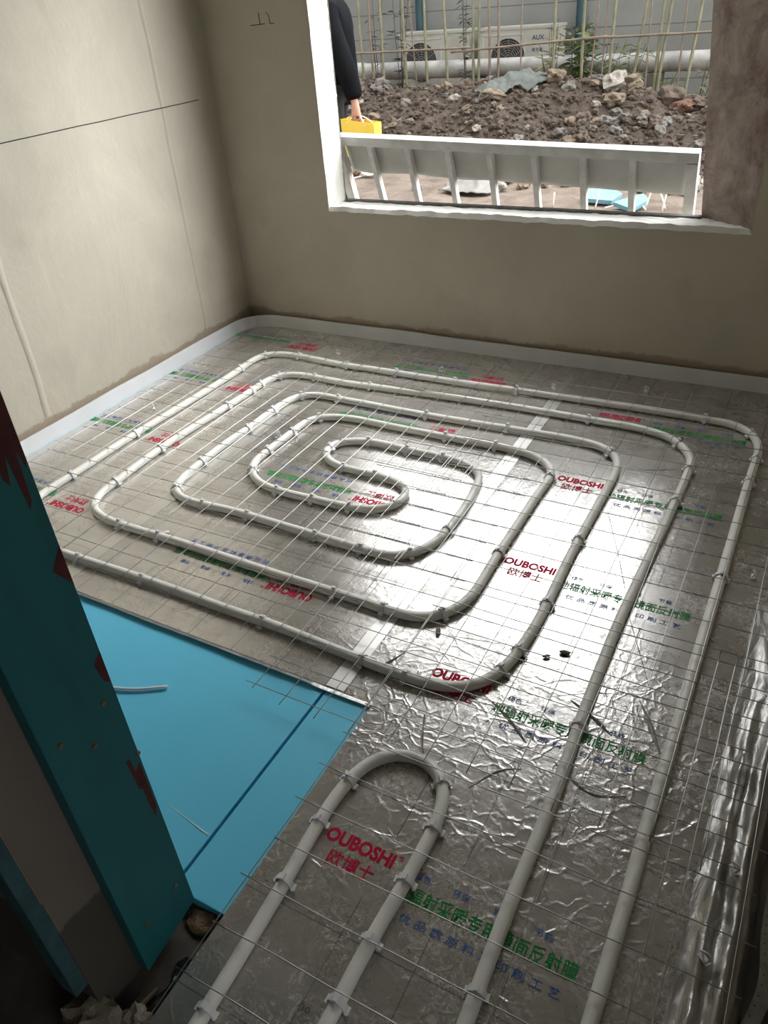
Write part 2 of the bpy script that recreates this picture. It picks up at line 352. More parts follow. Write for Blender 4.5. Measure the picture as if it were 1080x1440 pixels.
CLIPS= [(-2.408,1.64),(-2.406,1.995),(-2.41,2.707),(-2.386,2.9),(-2.204,2.933),(-1.919,2.922),(-1.638,2.925),(-1.346,2.921),(-1.063,2.93),(-0.288,2.944),(-0.104,2.884),(-0.071,2.703),(-0.075,2.515),(-0.072,1.956),(-2.167,2.713),(-2.182,2.606),(-2.193,2.521),(-2.19,2.352),(-1.986,2.751),(-1.696,2.756),(-0.706,2.78),(-0.336,2.712),(-0.267,2.54),(-0.277,2.304),(-0.28,1.259),(-0.267,0.601),(-2.198,1.668),(-2.216,1.932),(-1.942,2.565),(-1.756,2.587),(-1.986,2.384),(-1.975,2.213),(-1.985,1.919),(-1.946,1.716),(-1.323,2.582),(-0.968,2.597),(-0.547,2.56),(-0.497,1.993),(-0.492,1.648),(-0.494,1.451),(-0.511,1.355),(-1.747,2.409),(-1.781,2.254),(-1.779,2.084),(-1.757,1.946),(-1.176,2.441),(-0.956,2.453),(-0.702,2.313),(-0.702,1.812),(-1.768,1.671),(-1.588,1.677),(-1.285,1.668),(-1.114,1.669),(-0.948,1.707),(-0.904,1.881),(-1.968,1.457),(-1.783,1.458),(-1.069,1.449),(-0.902,1.443),(-0.737,1.492),(-1.21,1.252),(-0.866,1.236),(-0.73,1.235),(-1.952,1.248),(-1.685,1.254),(-1.577,1.856),(-1.422,1.858),(-1.282,1.861),(-1.432,2.087),(-1.291,2.082),(-1.572,2.208),(-1.439,2.302),(-1.27,2.295),(-1.123,2.294),(-0.699,0.891),(-0.699,0.776),(-0.692,0.618),(-0.682,0.36),(-0.491,0.972),(-0.472,0.867),(-0.472,0.735),(-0.479,0.594),(-0.477,0.473)]
LOOSE= [(0.012,2.02),(-2.535,2.234),(-1.832,2.217),(-1.468,3.038),(-0.928,3.035),(-2.054,3.062),(-0.554,3.139),(-1.833,2.23)]
FOLDS= [([(-.17,1.415),(-.129,1.348),(-.091,1.274)],.007,.004),([(-.633,1.15),(-.60,1.066),(-.545,.982)],.005,.003),([(-.502,1.261),(-.442,1.226),(-.377,1.173)],.006,.004),([(-.322,1.345),(-.256,1.313),(-.203,1.278)],.007,.004),([(-.84,1.19),(-.80,1.27),(-.775,1.33)],.007,.005),([(-.45,1.0),(-.40,1.08),(-.36,1.10)],.005,.003),([(-.60,2.52),(-.42,2.50),(-.29,2.56)],.006,.003),([(-.30,1.15),(-.2,1.10),(-.13,1.13)],.006,.003)]
SLITS_SEAM_SHADE= [[(-1.005,1.482),(-1.006,1.577),(-1.01,1.693)],[(-.714,1.427),(-.63,1.446),(-.538,1.463)],[(-.473,2.223),(-.376,1.992),(-.293,1.781)],[(-.268,1.706),(-.207,1.574),(-.157,1.465)],[(-.38,1.33),(-.26,1.40),(-.15,1.43)]]  # the first line is the seam's shade drawn in black

# ================================================================== the room
XL, YB, XR = -2.78, 3.32, .34          # left wall, back wall, right wall
WX0, WX1, WZ0, WZ1 = -2.185, -.278, .645, 2.45   # window opening
ZC = 2.75; ZF = -.03                   # ceiling, bare slab under the foam
TH = .17
bm = bmesh.new(); box(bm, (-4.5, -2.6, -.30), (2.6, YB+TH, ZF)); struct('floor', bm, M['slab'])
bm = bmesh.new(); box(bm, (-4.5, -2.6, ZC), (2.6, YB+TH, ZC+.2)); struct('ceiling', bm, M['ceiling'])

# back wall with its opening (continues up as the house front outside)
bm = bmesh.new()
xs = [-9, XL, WX0, WX1, XR, 6.0]; zs = [-.3, WZ0-.02, WZ1, ZC, 6.5]
def wall_face(bm, y, flip, skip):
    V = {}
    for i, x in enumerate(xs):
        for j, z in enumerate(zs): V[i, j] = bm.verts.new((x, y, z))
    for i in range(len(xs)-1):
        for j in range(len(zs)-1):
            if (i, j) == skip: continue
            q = [V[i, j], V[i+1, j], V[i+1, j+1], V[i, j+1]]
            f = bm.faces.new(q if not flip else q[::-1]); f.material_index = 1 if flip else 0
    return V
A = wall_face(bm, YB, False, (2, 1)); B = wall_face(bm, YB+TH, True, (2, 1))
# head of the opening
f = bm.faces.new((A[2, 2], A[3, 2], B[3, 2], B[2, 2])); f.material_index = 2
wb = struct('wall_back', bm, [M['plaster'], M['facade'], M['reveal']])

# rough plastered lining of the left side of the opening
def rough(v, s, amp): return amp*(noise.noise(Vector(v)*s) + .5*noise.noise(Vector(v)*s*2.7))
bm = bmesh.new()
def jl(u, w):
    z = WZ0-.02 + w*(WZ1-WZ0+.02)
    e = min(u, 1-u)*4
    x = WX0 + .004*rough((u*3, 0, z), 6, 1) + (.008*abs(noise.noise(Vector((1, u*9, z*24)))) - .006 if u > .9 else 0)
    return (x, YB-.001 + u*(TH+.004), z)
grid(bm, 14, 160, jl); struct('trim_1', bm, M['reveal'])
# sloping mortar sill
bm = bmesh.new()
def sl(u, w):
    x = WX0-.004 + u*(WX1-WX0+.008)
    z = WZ0 - .012*w + .006*rough((x*2, w, 0), 7, 1)
    y = YB - .003 + w*(TH-.005)
    if w < .01: z -= .022; y += .0
    elif w < .1: y -= .002 + .003*noise.noise(Vector((x*14, 3, 0)))
    return (x, y, z)
grid(bm, 150, 14, sl); struct('trim_2', bm, M['reveal'])
# right side: rough stained concrete pier, splayed and leaning
bm = bmesh.new()
def pr(u, w):
    z = WZ0-.03 + w*(WZ1-WZ0+.03)
    x0, x1 = WX1+.001, -.488 - .075*min(1, w*2.35)
    x = x0 + (x1-x0)*u + .003*rough((u*.25, z*.8, 4), 9, 1); y = YB-.001 + .19*u + .0025*rough((u*.25, z, 9), 12, 1)
    return (x, y, z)
grid(bm, 20, 90, lambda u, w: pr(1-u, w))
vs = [pr(1, 0), pr(1, 1), (WX1+.05, YB+.19, WZ1), (WX1+.05, YB+.19, WZ0-.03)]
bm.faces.new([bm.verts.new(v) for v in vs]); struct('trim_3', bm, M['pier'])
# dark strip along the outer edge of the sill
bm = bmesh.new(); box(bm, (WX0+.005, YB+TH-.022, WZ0-.03), (-.485, YB+TH+.01, WZ0-.002)); struct('trim_4', bm, M['darkrail'])

bm = bmesh.new(); box(bm, (XL-.2, .5, -.3), (XL, YB, ZC)); wl = struct('wall_left', bm, M['plaster'])
def ridge(name, y0, z0, y1, z1, w, h, parent):
    bm = bmesh.new(); n = 90; V = []
    for i in range(n+1):
        t = i/n; y = y0+(y1-y0)*t; z = z0+(z1-z0)*t
        wob = .008*noise.noise(Vector((z*5, y*3, 1))); ww = w*(1+.4*noise.noise(Vector((z*9, 2, y))))
        hh = h*(.8+.6*abs(noise.noise(Vector((z*13, 5, y)))))
        V.append([bm.verts.new((XL+dx, y+wob+dy, z)) for dy, dx in ((-ww, -.002), (-ww*.5, hh), (ww*.3, hh*.7), (ww, -.002))])
    for i in range(n):
        for k in range(3): bm.faces.new((V[i][k], V[i][k+1], V[i+1][k+1], V[i+1][k]))
    o = link(name, bm, M['plaster'], parent, True); o['kind'] = 'structure'; return o
ridge('plaster_ridge', 2.945, .09, 2.955, ZC, .016, .005, wl)
ridge('plaster_ridge', 1.88, .09, 1.93, ZC, .022, .0045, wl)
bm = bmesh.new()
tube(bm, [(XL+.0008+(.005 if abs(y-2.95) < .02 else 0), y, 1.130 + .0015*noise.noise(Vector((y*6, 0, 0)))) for y in [1.2+.05*i for i in range(41)]], .0018, 5)
o = link('chalk_line', bm, M['ink'], wl); o['kind'] = 'structure'
# pencilled mark on the back wall
k = YB/3.22
def wm(x, z): return (x, YB-.0007, z)
bm = bmesh.new()
for seg in ([(-2.500, 1.409), (-2.462, 1.410), (-2.42, 1.412)], [(-2.448, 1.455), (-2.447, 1.412)], [(-2.408, 1.453), (-2.394, 1.442), (-2.393, 1.412)], [(-2.393, 1.412), (-2.37, 1.411)]):
    tube(bm, [wm(*p) for p in seg], .0015, 5)
o = link('pencil_mark', bm, M['ink'], wb); o['kind'] = 'structure'

bm = bmesh.new(); box(bm, (XR, .28, -.3), (XR+.2, YB, ZC)); struct('wall_right', bm, M['plaster'])
# wall on the camera side, ending in the doorway jamb
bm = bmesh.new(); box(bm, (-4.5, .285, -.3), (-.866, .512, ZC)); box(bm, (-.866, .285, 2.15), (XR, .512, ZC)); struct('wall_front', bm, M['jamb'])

# room behind the doorway; its side opening is added to brighten the foreground
bm = bmesh.new()
box(bm, (-4.7, -2.8, -.3), (2.8, -2.6, ZC)); box(bm, (-4.7, -2.6, -.3), (-4.5, .285, ZC)); box(bm, (2.6, -2.6, -.3), (2.8, -1.9, ZC)); box(bm, (2.6, -.2, -.3), (2.8, .285, ZC)); box(bm, (2.6, -1.9, -.3), (2.8, -.2, .8)); box(bm, (2.6, -1.9, 2.2), (2.8, -.2, ZC)); box(bm, (XR, .285, -.3), (2.8, .4, ZC))
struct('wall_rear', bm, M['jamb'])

# door lining: teal formwork board on the jamb
tbd = thing('formwork_board', 'wide upright teal board nailed to the doorway jamb in the foreground', 'board', (-.835, .443, ZF))
bm = bmesh.new(); box(bm, (-.862, .373, .012), (-.835, .514, 2.15))
for v in bm.verts:
    if v.co.z < .1: v.co.z += .004 if v.co.y > .45 else -.018
def under(o, p):   # keep world coordinates while parenting to a placed Empty
    o.parent = p; o.matrix_parent_inverse = Matrix.LocRotScale(p.location, p.rotation_euler, None).inverted(); return o
board = bevel(under(link('board', bm, M['teal']), tbd), .0015)
def stain(pts, parent, mat):
    bm = bmesh.new(); vs = [bm.verts.new((-.8344, y, z)) for y, z in pts]; bm.faces.new(vs)
    r = bmesh.ops.extrude_face_region(bm, geom=bm.faces[:])
    for v in [g for g in r['geom'] if isinstance(g, bmesh.types.BMVert)]: v.co.x -= .0012
    o = link('stain', bm, mat, board); o['label'] = 'dark red paint stain'; return o
stain([(.46, 1.40), (.513, 1.40), (.513, 1.04), (.509, 1.03), (.503, 1.06), (.499, .985), (.493, .975), (.488, 1.06), (.480, 1.02), (.474, 1.03), (.470, 1.12)], tbd, M['rust'])
stain([(.513, .905), (.490, .875), (.513, .835)], tbd, M['rust'])
stain([(.496, .690), (.513, .705), (.513, .640), (.502, .65)], tbd, M['rust'])
stain([(.486, .475), (.494, .475), (.500, .39), (.491, .40)], tbd, M['rust'])
stain([(.497, .44), (.509, .45), (.509, .33), (.501, .31), (.498, .36)], tbd, M['rust'])
for y, z in ((.487, .617), (.400, .614), (.448, .560), (.486, .108), (.405, .104), (.512, .47)):
    bm = bmesh.new()
    bmesh.ops.create_cone(bm, cap_ends=True, segments=12, radius1=.0048, radius2=.004, depth=.003, matrix=Matrix.Translation((-.834, y, z)) @ Matrix.Rotation(PI/2, 4, 'Y'))
    link('screw_head', bm, M['screw'], board)
st = thing('timber_strip', 'narrow worn teal timber strip along the near corner of the doorway jamb', 'board', (-.865, .272, .09))
bm = bmesh.new(); box(bm, (-.905, .258, .09), (-.8645, .2845, 2.15)); bevel(under(link('strip', bm, M['teal_worn']), st), .002)
bm = bmesh.new()
tube(bm, [(-.8642, .2835, z) for z in [.35+.1*i for i in range(19)]], .0016, 5)
o = under(link('splinter_edge', bm, M['bamboo_grey']), st)

# ================================================================== floor build-up
# blue foam boards in the doorway corner
def foam(x0, x1, y0, y1, label):
    bm = bmesh.new(); box(bm, (x0, y0, 0), (x1, y1, .0285))
    o = link('insulation_board', bm, M['xps'], None, False, (0, 0, ZF)); bevel(o, .0015)
    return tag(o, label, 'foam board')
fb = foam(-2.05, -.909, .524, 1.45, 'large blue foam insulation board beside the teal door board')
foam(-.901, -.60, .522, 1.45, 'narrow blue foam board between the long joint and the foil edge')
bm = bmesh.new(); tube(bm, [(-1.051, .668, .0288), (-.975, .656, .0288), (-.912, .647, .0288)], [.0006, .0011, .0018], 5)
o = link('score_mark', bm, M['clip'], None); o.parent = fb
# rest of the foam bed, hidden under the film
bm = bmesh.new(); box(bm, (XL, 1.452, ZF), (-.60, YB, -.0015)); box(bm, (-.59, -.4, ZF), (.10, YB, -.0015)); box(bm, (.101, 1.43, ZF), (.335, YB, -.0015)); box(bm, (-.766, -.4, ZF), (-.59, .50, -.0015))
struct('floor_2', bm, M['xps'])
# joint score marks
# perimeter foam strip
pts = []
r = .17; x = XL+.018; y = YB-.018
for yy in [.55+.1*i for i in range(int((y-r-.55)/.1)+1)]: pts.append((x, yy))
for i in range(13):
    a = PI - PI/2*i/12; pts.append((x+r+.02+(r+.02)*math.cos(a), y-r+r*math.sin(a)))
for i in range(1, 27): pts.append((x+r+.02+.1*i, y - .0 ))
P = smooth_path(pts, .03, 0.0)
bm = bmesh.new(); V = []
for i, p in enumerate(P):
    t = (P[min(i+1, len(P)-1)]-P[max(i-1, 0)]).normalized(); n = Vector((t.y, -t.x, 0))
    h = .062 + .004*noise.noise(p*3); lean = .012
    V.append([bm.verts.new(p + n*d + Vector((0, 0, z))) for d, z in ((.0, -.028), (.0+.0, h), (.009, h), (.009+lean, -.028))])
for i in range(len(V)-1):
    for kk in range(4): bm.faces.new((V[i][kk], V[i][(kk+1) % 4], V[i+1][(kk+1) % 4], V[i+1][kk]))
bm.faces.new(V[0]); bm.faces.new(V[-1][::-1])
bmesh.ops.recalc_face_normals(bm, faces=bm.faces[:])
tag(link('edge_strip', bm, M['foam_white'], None, True), 'white foam edge strip running round the foot of the left and back walls', 'foam strip')
o = bpy.data.objects['edge_strip']; o.data.shade_flat() if hasattr(o.data, 'shade_flat') else None

# reflective film sheets
def film(name_label, mat, outline):
    bm = bmesh.new(); prism(bm, outline, -.0012, 0.0)
    return tag(link('reflective_film', bm, mat), name_label, 'foil film')
fr = film('right hand silver foil film with upright red and green lettering', M['foil_r'],
          [(-.770, -.35), (.105, -.35), (.105, 1.34), (.32, 1.42), (.32, YB-.03), (-.885, YB-.03), (-.885, 1.128), (-.770, 1.124)])
fm = film('middle silver foil film with upside-down lettering, under the innermost pipe loops', M['foil_m'],
          [(-.886, 1.128), (-.886, YB-.03), (-1.94, YB-.03), (-1.94, 1.14), (-1.5, 1.133)])
fl_ = film('silver foil film nearest the left wall with upside-down lettering', M['foil_l'],
          [(-1.941, 1.14), (-1.941, YB-.03), (XL+.04, YB-.03), (XL+.04, 1.15)])
# upturned lip of film along the cut above the blue boards
bm = bmesh.new()
def lip(u, w):
    x = -2.6 + u*1.83; y = 1.142-.02*u
    z = .0015 + (.007*w + .004*w*max(0, noise.noise(Vector((x*3, 0, 0))))) * (1 if x < -.95 else .5)
    return (x, y - .014*w + .004*noise.noise(Vector((x*5, w, 0))), z)
grid(bm, 90, 3, lip)
o = link('cut_edge', bm, M['crumple'], fm); o.modifiers.new('s', 'SOLIDIFY').thickness = .0008
# lettering rows
ZT = .0006
def row(sheet, x, y, rot, dx, full=True, sdy=0.0):
    """x,y = left end of the brand line's baseline in reading direction"""
    R = Matrix.Translation((x, y, ZT)) @ Matrix.Rotation(rot, 4, 'Z')
    def put(nm, s, w, h, m, px, py, b):
        lettering(nm, s, w, h, M[m], sheet, None, 0, b, R @ Matrix.Translation((px, py, 0)))
    put('brand_name', 'OUBOSHI', .163, .034, 'red', 0, 0, .042)
    put('trademark_sign', '®', .012, .012, 'red', .168, .024, .0)
    put('brand_characters', '欧博士', .108, .038, 'red', .030, -.049, .012)
    if full:
        put('slogan', '地辐射采暖专用镜面反射膜', dx, .038, 'green', .19, -.048+sdy, .010)
        for i, s in enumerate(('绿色', '环保', '舒适', '节能')):
            put('small_print', s, .036, .017, 'blue', .215+i*.085, .004+sdy, .004)
        put('small_print', '优 品 质 原 料 及 印 刷 工 艺', dx*.86, .019, 'blue', .225, -.087, .004)
for i in range(5): row(fr, -.680 + (.0 if i < 4 else .002), .752+.5235*i + (.01 if i == 4 else 0), 0, .375)
for i in range(4): row(fm, -1.138, 1.424+.532*i, PI, .375, True, .014)
for i in range(4): row(fl_, -2.188, 1.497+.529*i, PI, .36)
lettering('grid_number', '·30·', .030, .011, M['ink'], fr, (-.545, .445, ZT))
# seam tapes
def tape(x, y0, y1, w, label):
    bm = bmesh.new(); grid(bm, 2, 60, lambda u, v: (x + (u-.5)*w + .003*noise.noise(Vector((v*4, x, 0))), y0+(y1-y0)*v, .0011+.0004*noise.noise(Vector((u*3, v*40, 1)))))
    o = link('seam_tape', bm, M['tape']); o.modifiers.new('s', 'SOLIDIFY').thickness = .0004
    tag(o, label, 'tape')
tape(-.884, 1.13, 3.0, .055, 'strip of clear tape over the foil seam right of the inner pipe loops')
tape(-1.945, 1.16, 3.0, .062, 'strip of clear tape over the foil seam nearer the left wall')

# sharp folds and slits in the film; one black line paints the seam shadow
def crease_line(pts, w, h, mat, nm):
    P = smooth_path([(x, y, 0) for x, y in pts], .01); bm = bmesh.new(); V = []
    for i, p in enumerate(P):
        t = (P[min(i+1, len(P)-1)]-P[max(i-1, 0)]).normalized(); n = Vector((-t.y, t.x, 0)); k_ = math.sin(PI*(i+.5)/len(P))**.5
        k_ *= .75+.5*noise.noise(Vector((p.x*40, p.y*40, 3)))
        V.append([bm.verts.new(p+n*w*s_*k_+Vector((0, 0, z_))) for s_, z_ in ((-1, .0002), (.15, .0004+h*k_), (1, .0002))])
    for a, b in zip(V, V[1:]):
        for q in (0, 1): bm.faces.new((a[q], b[q], b[q+1], a[q+1]))
    bmesh.ops.recalc_face_normals(bm, faces=bm.faces[:])
    link(nm, bm, mat, fr)
for pts, w, h in FOLDS: crease_line(pts, w, h, M['crumple'], 'film_fold')
for pts in SLITS_SEAM_SHADE: crease_line(pts, .0014, .0006, M['ink'], 'film_slit_seam_shade')

# loose crumpled film edge along the right side, over two buried pipes
bm = bmesh.new()
def fold(u, v):
    y = -.1 + 2.0*v; x = .035 + u*.115
    fade = max(0, min(1, (1.88-y)/.42)); fade = fade*fade*(3-2*fade)
    b1 = .018*math.exp(-((x-.072)/.012)**2) * (1 if y < 1.33 else .4); b2 = .020*math.exp(-((x-.112)/.013)**2)
    rise = max(0, (y-1.25)/.5); rise = min(1, rise)**1.5
    bunch = math.exp(-((y-1.34)/.05)**2)
    nz = .006*rough((x*9, y*4, 2), 3, 1) + .010*bunch*noise.noise(Vector((x*60, y*6, 0))) + .012*rise*noise.noise(Vector((x*40, y*5, 3)))
    b1 *= fade; b2 *= fade; nz *= fade; rise *= fade
    z = .002 + b1 + b2 + nz*min(1, u*5) + rise*.05*u*u
    if u > .86: z -= (u-.86)/.14*.03*(1 if y < 1.30 else 0)
    z = max(z, .0012 if (u < .8 or y > 1.30) else -.028)
    return (x + .006*noise.noise(Vector((y*6, u*2, 7)))*u + rise*.05*u + .025*max(0, y-.7)*u*(1-rise)*.6 - .02*u*max(0, .8-y)*.6, y, z)
grid(bm, 46, 220, fold)
o = link('folded_edge', bm, M['crumple'], fr, True); o['label'] = 'crumpled film edge folded over the buried pipes'

# ------------------------------------------------------------------ heating pipes
RP = .0145
arc = [(-2.13, 1.256), (-2.24, 1.275), (-2.345, 1.34), (-2.40, 1.44)]
path1 = smooth_path(MAIN[:-1] + arc + TAIL, .02, RP+.0005)
path2 = smooth_path([(-.68, -.2), (-.68, .1)] + P2 + [(-.478, .1), (-.478, -.2)], .02, RP+.0005)
s0 = path1[0]; path1 = [Vector((-.262, -.2, RP+.0005)), Vector((-.262, .2, RP+.0005))] + path1 + [Vector((-.073, .2, RP+.0005)), Vector((-.073, -.2, RP+.0005))]
bm = bmesh.new(); tube(bm, path1, RP, 14)
hp1 = tag(link('heating_pipe', bm, M['pipe'], None, True), 'long white heating pipe coiled in nested loops across the foil', 'pipe')
bm = bmesh.new(); tube(bm, path2, RP, 14)
hp2 = tag(link('heating_pipe', bm, M['pipe'], None, True), 'white heating pipe making a single tight bend near the doorway', 'pipe')

# nylon saddle clips
def clip_mesh():
    bm = bmesh.new(); n = 10; ra, rb, w = RP+.0006, RP+.0036, .0065
    prof = [(-rb-.007, -RP+.001), (-rb-.007, -RP+.004), (-rb, -RP+.004)]
    outer = [(-rb-.006, .0)]; 
    V = []
    for i in range(n+1):
        a = PI*i/n; V.append([(math.cos(a)*ra, math.sin(a)*ra), (math.cos(a)*rb, math.sin(a)*rb)])
    rings = []
    ends = [[(ra, -RP+.002), (rb, -RP+.002)]] + V + [[(-ra, -RP+.002), (-rb, -RP+.002)]]
    for (i, o_) in ends:
        rings.append([bm.verts.new((p[0], s*w, p[1])) for p in (i, o_) for s in (-1, 1)])
    for A, B in zip(rings, rings[1:]):
        for q in ((0, 1, 1, 0), ):
            pass
        for a, b in ((0, 2), (2, 3), (3, 1), (1, 0)): bm.faces.new((A[a], A[b], B[b], B[a]))
    for s in (-1, 1):
        box(bm, (min(s*rb, s*(rb+.0055)), -.0075, -.006), (max(s*rb, s*(rb+.0055)), .0075, -.003))
        box(bm, (s*(rb+.002)-.0018, -.0018, -.0145), (s*(rb+.002)+.0018, .0018, -.006))
    box(bm, (-.0035, -w, rb-.0005), (.0035, w, rb+.0045))
    bmesh.ops.recalc_face_normals(bm, faces=bm.faces[:])
    me = bpy.data.meshes.new('pipe_clip'); bm.to_mesh(me); bm.free(); me.materials.append(M['clip']); return me
CM = clip_mesh()
def nearest(pt):
    best = None
    for path in (path1, path2):
        for i in range(1, len(path)-1):
            d = (path[i].xy - Vector(pt)).length
            if best is None or d < best[0]: best = (d, path[i], (path[i+1]-path[i-1]).normalized())
    return best[1], best[2]
for c in CLIPS:
    p, t = nearest(c)
    o = bpy.data.objects.new('pipe_clip', CM); C.objects.link(o)
    o.location = (p.x, p.y, p.z); o.rotation_euler = (0, 0, math.atan2(t.y, t.x) - PI/2 + rnd.uniform(-.08, .08)); o.scale = [rnd.uniform(.97, 1.06)]*3
    tag(o, 'small white plastic clip straddling the white heating pipe', 'clip', 'clips holding the heating pipe')
for x, y in LOOSE + [(.078, .84), (.10, 1.04)]:
    bm = bmesh.new()
    tube(bm, [(.010*math.cos(a), .003*math.sin(2*a), .013+.010*math.sin(a)) for a in [2*PI*i/16 for i in range(16)]], .0022, 6, closed=True)
    box(bm, (-.012, -.006, 0), (.012, .006, .003))
    o = link('loose_clip', bm, M['clip'], None, False, (x, y, .0008 if x < .05 else .018)); o.rotation_euler = (0, 0, rnd.uniform(0, 3))
    tag(o, 'white plastic clip pushed into the foil with no pipe in it', 'clip', 'clips standing empty in the foil')

# ------------------------------------------------------------------ welded wire mesh laid over the pipes
RW = .0013; ZX = 2*RP+.0005+RW; ZY = ZX+2*RW-.0004
def wire(root, a, b, z, seed):
    n = max(2, int((Vector(b)-Vector(a)).length/.05)); pts = []
    for i in range(n+1):
        t = i/n; p = Vector(a).lerp(Vector(b), t)
        w = .0035*noise.noise(Vector((t*5, seed, 0))); d = (Vector(b)-Vector(a)).normalized()
        pts.append((p.x - d.y*w, p.y + d.x*w, z + .0012*noise.noise(Vector((p.x*4, p.y*4, 2)))))
    bm = bmesh.new(); tube(bm, pts, RW, 6)
    o = link('wire', bm, M['wire'], None, True); under(o, root)
def mesh_sheet(label, xs, ys, xr, yr, dz=0.0, skew=0.0):
    root = thing('wire_mesh', label, 'wire mesh', (sum(xr)/2, sum(yr)/2, 0), 0)
    for i, y in enumerate(ys):
        a, b = (xr(y) if callable(xr) else xr); wire(root, (a+rnd.uniform(-.01, .01), y), (b+rnd.uniform(-.01, .01), y + skew*(b-a)), ZX+dz, y*9.1)
    for i, x in enumerate(xs):
        a, b = yr; wire(root, (x, a+rnd.uniform(-.012, .012)), (x - skew*(b-a), b+rnd.uniform(-.012, .012)), ZY+dz, x*7.7+3)
fr_ = lambda a, n, d=.1: [a+d*i for i in range(n)]
mesh_sheet('steel wire mesh sheet over the foil beside the left wall', fr_(-2.63, 17), fr_(1.22, 19, .103), (-2.66, -.98), (1.19, 3.10))
mesh_sheet('steel wire mesh sheet over the lower foil, overlapping the others', fr_(-1.06, 12), fr_(1.03, 21), (-1.09, .10), (1.005, 3.10), .0045, .002)
mesh_sheet('steel wire mesh sheet from the doorway to the bright glare', [-.755, -.225, -.02, .02, .125], fr_(-.01, 17), (-.765, .15), (-.05, 1.62), .0085)
mesh_sheet('short steel wire mesh sheet bridging the middle loops', fr_(-1.27, 6), fr_(1.62, 8), (-1.3, -.74), (1.6, 2.34), .0085, .004)

# ================================================================== junk at the foot of the jamb and along the right side
def rock_mesh(i, mat, sub=2, squash=(1, .8, .65), amp=.45):
    bm = bmesh.new(); ico(bm, (0, 0, 0), 1.0, sub, i+1, squash, amp, 1.7)
    me = bpy.data.meshes.new('rock'); bm.to_mesh(me); bm.free(); me.materials.append(mat); return me
for i, (x, y, s, lab) in enumerate(((-.865, .262, .055, 'broken mortar lump under the narrow teal timber strip'), (-.90, .29, .035, 'small mortar lump on the slab beside the door jamb'), (-.80, .300, .03, 'small mortar lump next to the black plastic film'))):
    o = bpy.data.objects.new('mortar_lump', rock_mesh(20+i, M['lump'], 3, (1, .8, .55), .7)); C.objects.link(o)
    o.location = (x, y, ZF+s*.42); o.scale = (s, s, s); o.rotation_euler = (0, 0, i*1.3); tag(o, lab, 'rubble')
bm = bmesh.new()
def scrap(u, v):
    x = -.80 + .055*u; y = .17+.26*v
    return (x + .012*noise.noise(Vector((v*7, u, 1))), y, ZF + .004 + .022*abs(noise.noise(Vector((u*3, v*6, 4)))) + .012*u)
grid(bm, 12, 40, scrap); o = link('plastic_scrap', bm, M['blackplastic'], None, True); tag(o, 'black plastic film scrap lying between the door jamb and the foil', 'plastic film')
bm = bmesh.new(); tube(bm, smooth_path([(-.845, .18, ZF+.008), (-.826, .27, ZF+.010), (-.806, .36, ZF+.008)], .02), .005, 6)
tag(link('wooden_stick', bm, M['bamboo_grey']), 'thin wooden stick on the slab below the teal door board', 'stick')
bm = bmesh.new()
ico(bm, (0, 0, 0), .03, 3, 5, (1.3, .8, .3), .5, 2)
tag(link('sand_patch', bm, M['sandy'], None, True, (-.815, .50, ZF+.003)), 'small spill of brown sand at the end of the blue foam boards', 'sand', None, 'stuff')
# white tube end lying on the blue board
bm = bmesh.new(); tube(bm, smooth_path([(-1.60, .83, .0045), (-1.44, .873, .0045), (-1.36, .90, .0045), (-1.296, .943, .0045)], .02), .0042, 8)
tag(link('tube_offcut', bm, M['clip'], None, True), 'thin white tube end lying on the large blue foam board', 'tube')
# perforated edging on the slab, right
bm = bmesh.new()
P = smooth_path([(.170, -.1), (.160, .35), (.150, .62), (.158, .74), (.185, .86), (.178, .96), (.180, 1.08)], .01, ZF+.004)
V = []
for i, p in enumerate(P):
    t = (P[min(i+1, len(P)-1)]-P[max(i-1, 0)]).normalized(); n = Vector((t.y, -t.x, 0)); w = .013+.003*noise.noise(Vector((p.y*6, 0, 0)))
    dz = .012*max(0, noise.noise(Vector((p.y*5, 2, 0))))
    V.append([bm.verts.new(p+n*s*w+Vector((0, 0, dz + zz))) for s, zz in ((-1, 0), (1, 0), (1, .003), (-1, .003))])
for a, b in zip(V, V[1:]):
    for kk in range(4): bm.faces.new((a[kk], a[(kk+1) % 4], b[(kk+1) % 4], b[kk]))
bm.faces.new(V[0]); bm.faces.new(V[-1][::-1])
ed = tag(link('edging_strip', bm, M['paper']), 'crumpled greenish perforated edging strip on the dark slab beside the foil', 'strip')
bm = bmesh.new()
for i in range(6, len(P)-4, 2):
    p = P[i]; dz = .012*max(0, noise.noise(Vector((p.y*5, 2, 0)))) + .0032
    for s in (-.006,):
        bmesh.ops.create_circle(bm, cap_ends=True, segments=6, radius=.0016, matrix=Matrix.Translation((p.x+s, p.y, p.z+dz)))
link('hole_row', bm, M['ink'], ed)
for i, (x, y, s) in enumerate(((.245, .70, .02), (.235, .92, .016), (.27, .82, .014), (.225, .56, .018), (.262, 1.05, .017))):
    o = bpy.data.objects.new('rubble_bit', rock_mesh(30+i, M['lump'])); C.objects.link(o); o.location = (x, y, ZF+s*.5); o.scale = (s, s, s)
    tag(o, 'small dark rubble bit on the slab between foil and right wall', 'rubble', 'rubble along the right wall')
